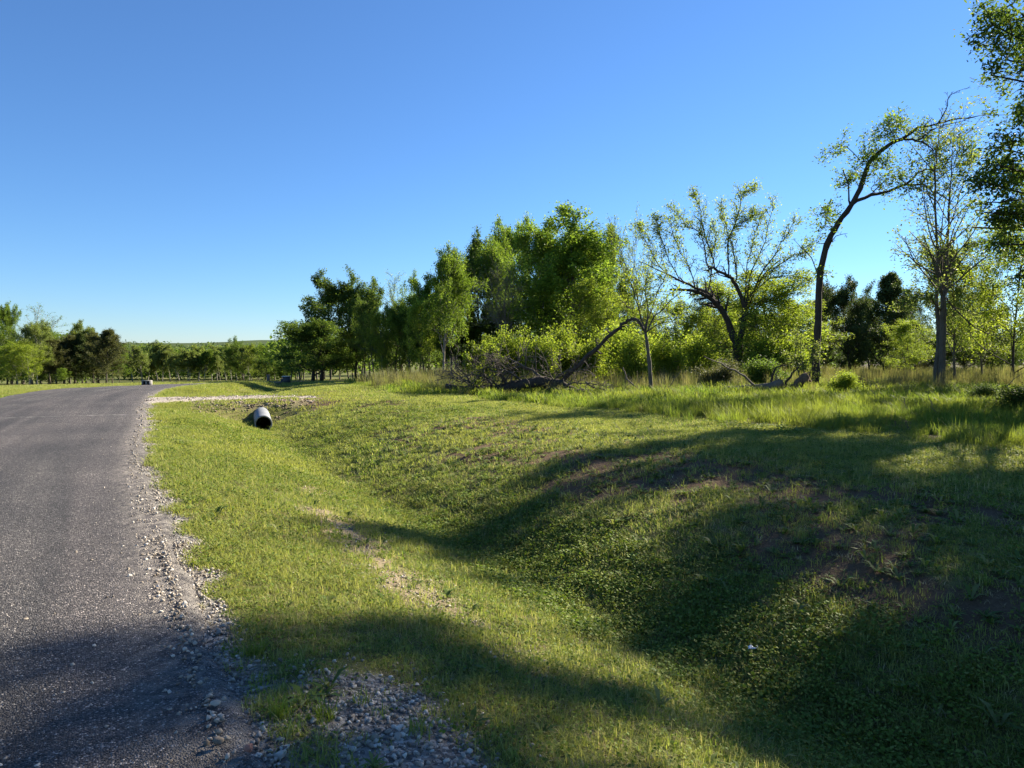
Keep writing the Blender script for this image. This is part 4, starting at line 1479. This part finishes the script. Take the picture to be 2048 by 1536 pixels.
# ================================================================== SMALL FORKED TREE
D = 26.0
base = P(1301, 778, D)
base[2] = gz(base[0], base[1])
w = Wood(421)
root = thing('forked_tree', 'small grey-trunked forked tree with a thin fan of yellow-green leaves', 'tree', tuple(base))
p0, r0 = limb(w, [(1302, 795), (1300, 740), (1296, 700), (1291, 666)], D, .085, .055, base, sides=8, jit=.008)
for (pts, r, dz_) in (([(1291, 668), (1280, 648), (1262, 620), (1240, 600)], .035, .3), ([(1291, 666), (1305, 640), (1330, 610), (1360, 585)], .035, -.3), ([(1291, 666), (1296, 620), (1290, 575), (1295, 545)], .035, .2),
                      ([(1291, 666), (1312, 650), (1345, 640), (1372, 625)], .028, .5), ([(1291, 666), (1275, 610), (1262, 570), (1255, 555)], .03, -.5), ([(1292, 660), (1310, 600), (1325, 565), (1332, 548)], .03, .5)):
    pp, rr_ = limb(w, pts, D, r, .009, base, [0, dz_ * .4, dz_ * .8, dz_ * 1.2], sides=5)
    twigs(w, pp, rr_, 10, 1.25, Q(levels=3, leaf_from=2, rmin=.006, kids=(6, 6, 4), ratio=(.5, .4, .5), trop=(0, .05, .05, .03), per_seg=1), .25)
w.finish(root, 'bark', 'leaf_lime', .085, 2, .08, aspect=.6)

# ================================================================== TWIN-STEMMED TREE
D = 27.0
base = P(1884, 768, D)
base[2] = gz(base[0], base[1])
w = Wood(431)
root = thing('twin_stemmed_tree', 'grey tree forking into two straight stems with wispy upswept branches', 'tree', tuple(base))
p0, r0 = limb(w, [(1884, 795), (1884, 740), (1885, 690), (1886, 644), (1886, 590)], D, .14, .095, base, sides=10, jit=.008)
p1, r1 = limb(w, [(1886, 592), (1878, 573), (1875, 521), (1870, 406), (1872, 320), (1874, 285)], D, .075, .012, base, [0, -.1, -.2, -.3, -.3, -.3], sides=8, jit=.02)
p2, r2 = limb(w, [(1886, 592), (1892, 575), (1895, 507), (1896, 435), (1901, 378), (1905, 300)], D, .08, .012, base, [0, .1, .3, .4, .5, .6], sides=8, jit=.02)
p3, r3 = limb(w, [(1872, 800), (1872, 740), (1877, 690), (1876, 640), (1873, 590), (1874, 560)], D + .35, .11, .05, base, sides=8, jit=.01)
QF = Q(levels=3, leaf_from=3, rmin=.0065, segs=(6, 8, 6, 3), kids=(8, 9, 4), ratio=(.5, .34, .35), ang=(36, 36, 35), trop=(0, .035, .03, .05), wig=(.05, .07, .1, .2), per_seg=1)
for pp, rr_, nn in ((p1, r1, 24), (p2, r2, 24)):
    twigs(w, pp, rr_, nn, 8.2, QF, .06)
pp, rr_ = limb(w, [(1880, 620), (1862, 600), (1838, 590), (1800, 615)], D, .04, .01, base, [0, -.4, -.8, -1.2])
twigs(w, pp, rr_, 8, 1.3, QF, .2)
w.finish(root, 'bark', 'leaf_olive', .10, 7, .13, aspect=.6)

# ================================================================== BIG OAK whose branches enter at the upper right, and its neighbours that shade the verge
QO = Q(levels=3, segs=(8, 6, 5, 3), kids=(26, 9, 6), shape=lambda f: 1.35 - .55 * f, start=(.10, .2, .15), ratio=(.46, .45, .42), ang=(68, 48, 45), trop=(.02, .03, -.02, -.08), per_seg=2, leaf_from=3, angtop=.45)


# sunny openings on the ground: no branch of the oaks stands between them and the sun
_open = [[(0, 800), (620, 800), (1000, 812), (1440, 862), (1260, 868), (1100, 905), (1000, 945), (865, 1035), (700, 1025), (690, 1090), (850, 1100), (930, 1135), (1010, 1165), (1130, 1235), (1220, 1300), (1080, 1300), (960, 1280), (870, 1225), (700, 1195), (560, 1215), (480, 1255), (330, 1290), (0, 1350)],
         [(1010, 1150), (1130, 1085), (1265, 1095), (1330, 1130), (1430, 1180), (1440, 1250), (1300, 1235), (1225, 1290)],
         [(1720, 965), (1850, 922), (2100, 900), (2100, 1000), (1950, 1000), (1850, 985)],
         [(1380, 1425), (1480, 1440), (1580, 1536), (1440, 1536)], [(1040, 1330), (1130, 1330), (1210, 1400), (1120, 1420)], [(1470, 905), (1560, 885), (1700, 905), (1560, 925)], [(1560, 1150), (1640, 1100), (1760, 1130), (1680, 1190)],
         [(0, 1420), (180, 1400), (230, 1440), (80, 1500), (0, 1500)], [(520, 1330), (640, 1300), (680, 1350), (560, 1400)]]
OPEN = []
for pg in _open:
    q_ = []
    for px, py in pg:
        d = (CAM_H + .1) / max((py - HORIZON) / F_PX, .02)
        q_.append((X(px, d), d))
    OPEN.append(np.array(q_))


def inside(pg, x, y):
    c = False
    j = len(pg) - 1
    for i in range(len(pg)):
        if (pg[i][1] > y) != (pg[j][1] > y) and x < (pg[j][0] - pg[i][0]) * (y - pg[i][1]) / (pg[j][1] - pg[i][1]) + pg[i][0]:
            c = not c
        j = i
    return c


def big_oak(x, y, H, seed, label, leaf=.12, per=11, boughs=()):
    z = gz(x, y)
    root = thing('oak_tree', label, 'tree', (x, y, z))
    w = Wood(seed)
    org = np.array((x, y, z))

    def ok(p, lev):
        p = p + org
        if p[0] < .645 * p[1] + (.25 if lev < 3 else 0):
            return False
        k = (p[2] + .15) / SUN_DIR.z
        gx_, gy_ = p[0] - SUN_DIR.x * k, p[1] - SUN_DIR.y * k
        j_ = .12
        if lev >= 3 and (gx_ > .6 or gy_ > 5.2) and float(vnoise(gx_ * 1.25, gy_ * 1.25, 91)) + .35 * float(vnoise(gx_ * 3.1, gy_ * 3.1, 92)) > .86:
            return False
        return not any(inside(pg, gx_ + w.rng.normal() * j_, gy_ + w.rng.normal() * j_) for pg in OPEN)
    w.ok = ok
    w.grow((0, 0, -.2), (0, 0, 1), H * .86, H * .024, 0, QO)
    a = np.array([q_ for q_ in w.anchor])
    keep = np.array([ok(q_, 3) for q_ in a])
    w.anchor = list(a[keep])
    w.adir = list(np.array(w.adir)[keep])
    w.ok = None
    n0 = len(w.anchor)
    for (sx, sy, sz, cx, cy, d, rad, nn) in boughs:
        spray(w, np.array((sx, sy, sz)) - org, P(cx, cy, d) - org, rad, nn, QH, .05)
    keep = np.array([i < n0 or w.rng.random() < .30 for i in range(len(w.anchor))])
    w.anchor = list(np.array(w.anchor)[keep])
    w.adir = list(np.array(w.adir)[keep])
    w.finish(root, 'bark_dark', 'leaf_dark', leaf, per, .13, aspect=.5)
    return root


QH = Q(levels=3, leaf_from=3, rmin=.006, segs=(6, 5, 5, 3), kids=(6, 6, 6), ratio=(.5, .5, .6), ang=(50, 50, 50), per_seg=2, trop=(0, 0, -.05, -.08))
BOUGHS = [(19.8, 21.2, 8.5, a, b, d, rad, nn) for a, b, d, rad, nn in ((1985, 50, 20, .7, 9), (2015, 120, 20.5, .8, 10), (1982, 150, 19.5, .5, 7), (2045, 40, 21, .8, 9), (2045, 140, 19, .7, 9), (2020, 10, 20, .7, 8))]
BOUGHS += [(19.8, 21.2, 5.5, a, b, d, rad, nn) for a, b, d, rad, nn in ((2046, 235, 20, .6, 8), (2022, 300, 20.5, .6, 9), (1995, 330, 20, .6, 9), (1975, 365, 19.5, .5, 8), (2035, 365, 21, .8, 10), (2000, 405, 20, .7, 10),
          (1970, 425, 19.5, .4, 6), (2040, 440, 20.5, .8, 10), (2015, 490, 20, .6, 7), (2045, 530, 20, .6, 8))]


big_oak(19.8, 21.2, 14.5, 501, 'big dark oak whose leafy branches hang in at the upper right', per=13, boughs=BOUGHS)
big_oak(17.0, 15.2, 13.5, 502, 'oak standing just outside the right edge that shades the ditch', leaf=.15, per=10)
big_oak(16.8, 10.6, 11.0, 503, 'lower oak outside the right edge that shades the nearest bank', leaf=.17, per=8)

# ================================================================== FALLEN TREE
D = 26.0
base = P(1100, 776, D)
base[2] = gz(base[0], base[1])
w = Wood(511)
root = thing('fallen_tree', 'fallen dark tree with tangled bare limbs lying in the tall grass', 'fallen tree', tuple(base))
limb(w, [(892, 772), (948, 778), (1016, 774), (1045, 769), (1090, 762), (1124, 771), (1155, 783), (1200, 788)], D, .10, .15, base, [.4, .2, 0, 0, -.1, -.2, -.3, -.5], sides=9, jit=.03)
limb(w, [(985, 778), (1016, 774), (1045, 770), (1090, 764), (1125, 776)], D, .14, .23, base, [-.1] * 5, sides=8, jit=.03)
limb(w, [(1095, 782), (1130, 784), (1165, 786), (1210, 790)], D, .16, .09, base, [-.4, -.5, -.6, -.7], sides=8, jit=.04)
g2 = Wood(512)
g2.limb_r = limb(g2, [(1107, 786), (1124, 762), (1153, 735), (1182, 706), (1207, 684), (1233, 660), (1250, 645), (1264, 637), (1276, 641), (1286, 660)], D, .09, .045, base, [0, 0, 0, -.1, -.2, -.3, -.5, -.7, -.9, -1.1], sides=9, jit=.02)
QD = Q(levels=3, leaf_from=9, rmin=.009, segs=(5, 5, 4, 3), kids=(6, 5, 3), ratio=(.5, .5, .5), ang=(50, 48, 45), trop=(0, -.01, .0, 0), wig=(.05, .12, .2, .25))
twigs(g2, g2.limb_r[0][4:18], g2.limb_r[1][4:18], 12, .9, Q(levels=3, leaf_from=9, rmin=.006, ang=(70, 50, 45), trop=(0, -.2, -.15, -.1), kids=(5, 4, 3)), .1)
tw = Wood(513)
for (pts, r, dd) in (([(1016, 772), (1002, 750), (997, 730), (985, 718)], .08, [0, -.2, -.3, -.4]), ([(1087, 760), (1065, 740), (1031, 725), (1006, 716), (985, 719)], .06, [0, .1, 0, -.1, -.2]),
                     ([(1172, 764), (1202, 777), (1250, 782)], .035, [-.4, -.6, -.8]), ([(985, 772), (960, 740), (948, 715)], .04, [0, .3, .5]), ([(950, 776), (925, 745), (910, 725)], .035, [.2, .4, .6]),
                     ([(1050, 768), (1020, 745), (985, 735), (950, 740)], .04, [0, -.4, -.7, -1.0]), ([(1000, 774), (975, 755), (940, 750), (905, 757)], .035, [0, -.5, -.9, -1.2]), ([(1100, 765), (1130, 745), (1180, 742)], .03, [0, -.3, -.6]), ([(945, 779), (918, 752), (898, 735)], .03, [.2, .3, .5]), ([(975, 778), (935, 764), (892, 756)], .035, [-.2, -.4, -.6]),
                     ([(960, 776), (975, 735), (965, 700)], .035, [.2, .4, .6]), ([(1020, 772), (1030, 735), (1050, 705)], .03, [.2, .5, .7]), ([(1000, 776), (1010, 745), (1000, 715)], .03, [-.2, -.4, -.6]), ([(1130, 775), (1160, 765), (1215, 772)], .03, [-.3, -.6, -.9]),
                     ([(1110, 770), (1100, 740), (1085, 715)], .03, [0, -.3, -.4])):
    pp, rr_ = limb(tw, pts, D, r * 1.1, .012, base, dd, sides=6, jit=.03)
    twigs(tw, pp, rr_, 13, 1.75, QD, .1)
w.g.mesh
link('trunk', w.g.mesh('trunk', M['bark_dark'], True), root)
link('limb', g2.g.mesh('limb', M['bark_dark'], True), root)
link('branches', tw.g.mesh('branches', M['bark'], True), root)
w = Wood(514)
for (cx, cy, dz_) in ((935, 712, 0), (960, 700, .3), (985, 690, 0), (965, 730, -.3)):
    c_ = P(cx, cy, D + dz_) - base
    spray(w, P(cx + 10, 765, D) - base, c_, .45, 5, Q(per_seg=2, rmin=.006), .015)
sp_root = root
a = np.array(w.anchor)
k = np.repeat(np.arange(len(a)), 3)
link('sprout', w.g.mesh('sprout', M['bark'], True), root)
link('foliage', leaves_mesh('foliage', a[k] + w.rng.normal(size=(len(k), 3)) * .06, w.rng, .085, M['leaf_lime'], .6), root)

# curved dead stick standing in the grass
w = Wood(521)
base = P(1265, 772, 26)
base[2] = gz(base[0], base[1])
root = link('dead_branch', None) if False else None
limb(w, [(1246, 735), (1250, 748), (1258, 762), (1282, 781)], 26, .02, .03, base, [0, 0, -.1, -.2], sides=6)
for q in ([(1272, 776), (1276, 755), (1274, 742)], [(1273, 776), (1283, 758), (1286, 745)], [(1270, 775), (1264, 760), (1258, 752)]):
    limb(w, q, 26, .010, .004, base, sides=4)
o = link('dead_branch', w.g.mesh('dead_branch', M['deadwood'], True), None, tuple(base))
tag(o, 'curved bare branch stuck in the grass left of the small forked tree', 'branch')
w = Wood(522)
base = P(1345, 772, 25.5)
base[2] = gz(base[0], base[1])
limb(w, [(1337, 775), (1350, 755), (1362, 742)], 25.5, .018, .008, base, sides=5)
tag(link('dead_branch', w.g.mesh('dead_branch', M['deadwood'], True), None, tuple(base)), 'short bare stick leaning right of the small forked tree', 'branch')

# ------------------------------------------------------------------ grey log, its stubs and the uprooted stump
D = 25.5
base = P(1530, 775, D)
base[2] = gz(base[0], base[1])
w = Wood(531)
root = thing('fallen_log', 'weathered grey log lying in the grass with upright broken stubs', 'log', tuple(base))
limb(w, [(1448, 780), (1480, 778), (1515, 775), (1545, 771), (1562, 764)], D, .11, .17, base, [.3, .2, 0, -.1, -.2], sides=10, jit=.02)
link('trunk', w.g.mesh('trunk', M['deadwood'], True), root)
for pts, r in (([(1540, 772), (1546, 750), (1552, 738), (1562, 732), (1574, 731)], .05), ([(1568, 777), (1576, 760), (1590, 742), (1602, 728)], .05), ([(1510, 772), (1488, 752), (1460, 738), (1432, 722), (1408, 712)], .045), ([(1550, 772), (1553, 752), (1556, 742)], .025)):
    w = Wood(int(pts[0][0]))
    limb(w, pts, D, r, .016, base, [-.1 * i for i in range(len(pts))], sides=7, jit=.02)
    link('stub', w.g.mesh('stub', M['bark_dark'] if r > .046 else M['deadwood'], True), root)
D = 26
base = P(1597, 775, D)
base[2] = gz(base[0], base[1])
root = thing('uprooted_stump', 'brown uprooted stump with a pale broken end at the foot of the leaning tree', 'stump', tuple(base))
w = Wood(541)
limb(w, [(1577, 778), (1590, 772), (1603, 763), (1614, 757)], D, .10, .25, base, sides=12, jit=.02)
M['rootclay'] = bark_mat('root_clay', (.09, .055, .035), (.20, .135, .09))
link('stump', w.g.mesh('stump', M['rootclay'], True), root)
for i in range(9):
    w = Wood(550 + i)
    a0 = i * .7
    s_ = P(1612, 758, D) - base
    e_ = s_ + np.array((.18 + .1 * math.cos(a0), .25 * math.sin(a0 * 1.3), .28 * math.sin(a0)))
    w.g.tube(catmull3(np.array([s_, (s_ + e_) / 2 + w.rng.normal(size=3) * .05, e_]), 3), np.linspace(.05, .012, 7), 5)
    link('root', w.g.mesh('root', M['rootclay'] if i % 3 else M['deadwood'], True), root)

# ------------------------------------------------------------------ sticks in the right-hand field
for pts, d, lab in (([(1906, 822), (1920, 815), (1940, 822), (1968, 826), (1990, 835)], 17, 'bare forked branch lying in the tall grass at the right'),
                    ([(1885, 852), (1872, 825), (1858, 800), (1850, 782)], 16, 'thin bare stem leaning left out of the shaded grass'),
                    ([(1758, 815), (1748, 790), (1740, 770)], 20, 'thin bare stalk below the layered cedar'),
                    ([(1818, 842), (1812, 815), (1808, 795)], 17, 'thin bare stalk rising from the field left of the leaning stem'),
                    ([(2012, 775), (2030, 757), (2050, 745)], 24, 'bare dead bough slanting up at the right edge')):
    w = Wood(int(pts[0][0]) + 7)
    base = P(*pts[0], d)
    base[2] = gz(base[0], base[1]) + .02
    pp, rr_ = limb(w, pts, d, .014, .005, base, [.1 * i for i in range(len(pts))], sides=5)
    twigs(w, pp, rr_, 4, .35, Q(levels=2, leaf_from=9, rmin=.004, segs=(4, 4, 3), kids=(3, 3)), .25)
    o = tag(link('bare_stem', w.g.mesh('bare_stem', M['deadwood'], True), None, tuple(base)), lab, 'branch')

# ================================================================== SMALL THINGS
# low rail with a post
b = P(537, 774, 47)
b[2] = gz(b[0], b[1])
root = thing('low_rail', 'low wooden rail resting on a short post beyond the drive', 'rail', tuple(b))
g = Geo()
g.box((0, 0, .28), (.16, .16, .62))
link('post', g.mesh('post', M['deadwood']), root)
for pts in ([(500, 784), (518, 777), (536, 770)], [(538, 769), (550, 766), (563, 765)]):
    w = Wood(int(pts[0][0]))
    pp, rr_ = limb(w, pts, 47, .05, .045, b, [-.3, -.2, -.1], sides=7, jit=.01)
    link('rail', w.g.mesh('rail', M['deadwood'], True), root)
# dark utility box with a pale lid
b = P(573, 767, 50)
b[2] = gz(b[0], b[1])
root = thing('utility_box', 'squat dark metal box with a pale lid at the edge of the wood', 'utility box', tuple(b))
g = Geo()
g.box((0, 0, .26), (.46, .4, .5))
link('cabinet', g.mesh('cabinet', M['dark_box']), root)
g = Geo()
g.box((0, 0, .535), (.52, .46, .05))
link('lid', g.mesh('lid', M['concrete']), root)
g = Geo()
g.box((-.32, -.02, .18), (.12, .22, .36))
link('side_box', g.mesh('side_box', M['dark_box']), root)
# two-hole culvert headwall across the road
b = P(294, 774, 43)
t_, s_ = road_ts(b[0], b[1])
b[2] = gz(b[0], b[1])
root = thing('headwall', 'small pale concrete headwall with two black openings across the road', 'headwall', tuple(b))
g = Geo()
for xx in (-.23, .02, .23):
    g.box((xx, 0, .13), (.055, .30, .27))
g.box((0, 0, .285), (.52, .32, .05))
M['old_concrete'] = plain_mat('old_concrete', (.20, .19, .175), (.34, .325, .30), 6)
link('frame', g.mesh('frame', M['old_concrete']), root)
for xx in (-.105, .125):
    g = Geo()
    g.box((xx, .06, .13), (.19 if xx < 0 else .15, .16, .25))  # solid block, its black colour stands in for shade in the hole
    link('opening_shade', g.mesh('opening_shade', M['inner_shade']), root)
for px, lab in ((303, 'short white marker stake beside the small headwall'),):
    b = P(px, 774, 43)
    b[2] = gz(b[0], b[1])
    g = Geo()
    g.box((0, 0, .15), (.04, .04, .32))
    tag(link('marker_stake', g.mesh('marker_stake', M['concrete']), None, tuple(b)), lab, 'stake')
# white rocks in the far ditch
for (px, py, s_, lab) in ((492, 779, .16, 'white rock at the left of the pair in the far ditch'), (502, 779, .13, 'white rock at the right of the pair in the far ditch')):
    b = P(px, py, 47)
    b[2] = gz(b[0], b[1]) + s_ * .4
    V, Fc = pebble(rng, 2)
    o = tag(link('rock', mesh_np('rock', V * s_, None, Fc, None, M['concrete']), None, tuple(b)), lab, 'rock', 'white rocks in the far ditch')


def on_ground(px, py):
    """where the sight line of a photo pixel meets the ground"""
    d = 2.0
    while d < 120:
        p = P(px, py, d)
        if p[2] <= gz(p[0], p[1]):
            return np.array((p[0], p[1], gz(p[0], p[1])))
        d += .02 + d * .003
    return P(px, py, d)


for (px, py, s_, mt, lab) in ((434, 1522, .030, 'stone', 'cream stone lying on the black asphalt at the bottom edge'), (482, 1462, .026, 'stone', 'pinkish stone where the asphalt meets the gravel'),
                              (432, 1434, .022, 'stone', 'white stone on the asphalt edge above the cream stone'), (448, 1428, .018, 'stone', 'smaller white stone touching the one on the asphalt edge'),
                              (497, 1530, .026, 'redstone', 'reddish stone at the bottom edge of the gravel'), (560, 1520, .036, 'stone', 'large grey stone at the bottom of the gravel pile'),
                              (635, 1478, .030, 'stone', 'broad grey stone in the middle of the gravel pile'), (748, 1480, .034, 'stone', 'large pale stone near the right end of the gravel pile'),
                              (796, 1478, .028, 'stone', 'flat pale stone at the right end of the gravel pile'), (568, 1502, .024, 'stone', 'whitish stone above the large grey stone'),
                              (662, 1396, .022, 'stone', 'white stone under the grass clump above the pile'), (440, 1272, .030, 'stone', 'grey stone half sunk in the gravel shoulder'),
                              (435, 1316, .028, 'stone', 'flat grey stone in the shaded gravel shoulder'), (292, 1106, .020, 'stone', 'yellowish pebble alone on the road by its edge')):
    p = on_ground(px, py)
    t_, s2 = road_ts(p[0], p[1])
    if t_[0] < .05:
        p[2] += .06
    V, Fc = pebble(rng, 2)
    V = V + .06 * rng.normal(size=V.shape)
    o = link('stone', mesh_np('stone', V * s_, None, Fc, None, M[mt], smooth=False), None, (p[0], p[1], p[2] + s_ * .3))
    o.rotation_euler = (0, 0, float(rng.uniform(0, 6.28)))
    tag(o, lab, 'stone', 'stones in the gravel')
for (px, py, h, n_, lab) in ((646, 1440, .10, 60, 'bright green grass clump growing through the gravel pile'), (560, 1440, .11, 70, 'thin spreading grass clump at the edge of the gravel'),
                             (512, 1312, .09, 80, 'dense grass clump at the road shoulder'), (640, 1385, .06, 30, 'small grass clump above the gravel pile'), (725, 1405, .07, 30, 'bluish grass clump right of the bright clump'),
                             (760, 1432, .05, 24, 'low weed clump on the right part of the gravel'), (835, 1465, .08, 50, 'grass clump at the right end of the gravel'), (585, 1475, .07, 40, 'dark grass clump inside the gravel pile')):
    p = on_ground(px, py)
    o = link('grass_clump', tuft(np.random.default_rng(px), n_, .05, h, .0045, .9, M['tall' if n_ > 50 else 'mown'], segs=3), None, tuple(p))
    tag(o, lab, 'grass clump', 'grass clumps on the gravel')
# scrap of white paper in the ditch
p = on_ground(1507, 1312)
V, Fc = [], []
g = np.linspace(-1, 1, 6)
r_ = np.random.default_rng(3)
for a_ in g:
    for b_ in g:
        V.append((a_ * .032 + r_.normal() * .006, b_ * .022 + r_.normal() * .006, .05 + r_.normal() * .012))
Fc = [(i * 6 + j, i * 6 + j + 1, i * 6 + j + 7, i * 6 + j + 6) for i in range(5) for j in range(5)]
tag(link('paper_scrap', mesh_np('paper_scrap', V, Fc, None, None, M['litter']), None, tuple(p)), 'crumpled white scrap lying in the shaded ditch grass', 'litter')

for o in SC.objects:
    if 'px' in o:
        del o['px']
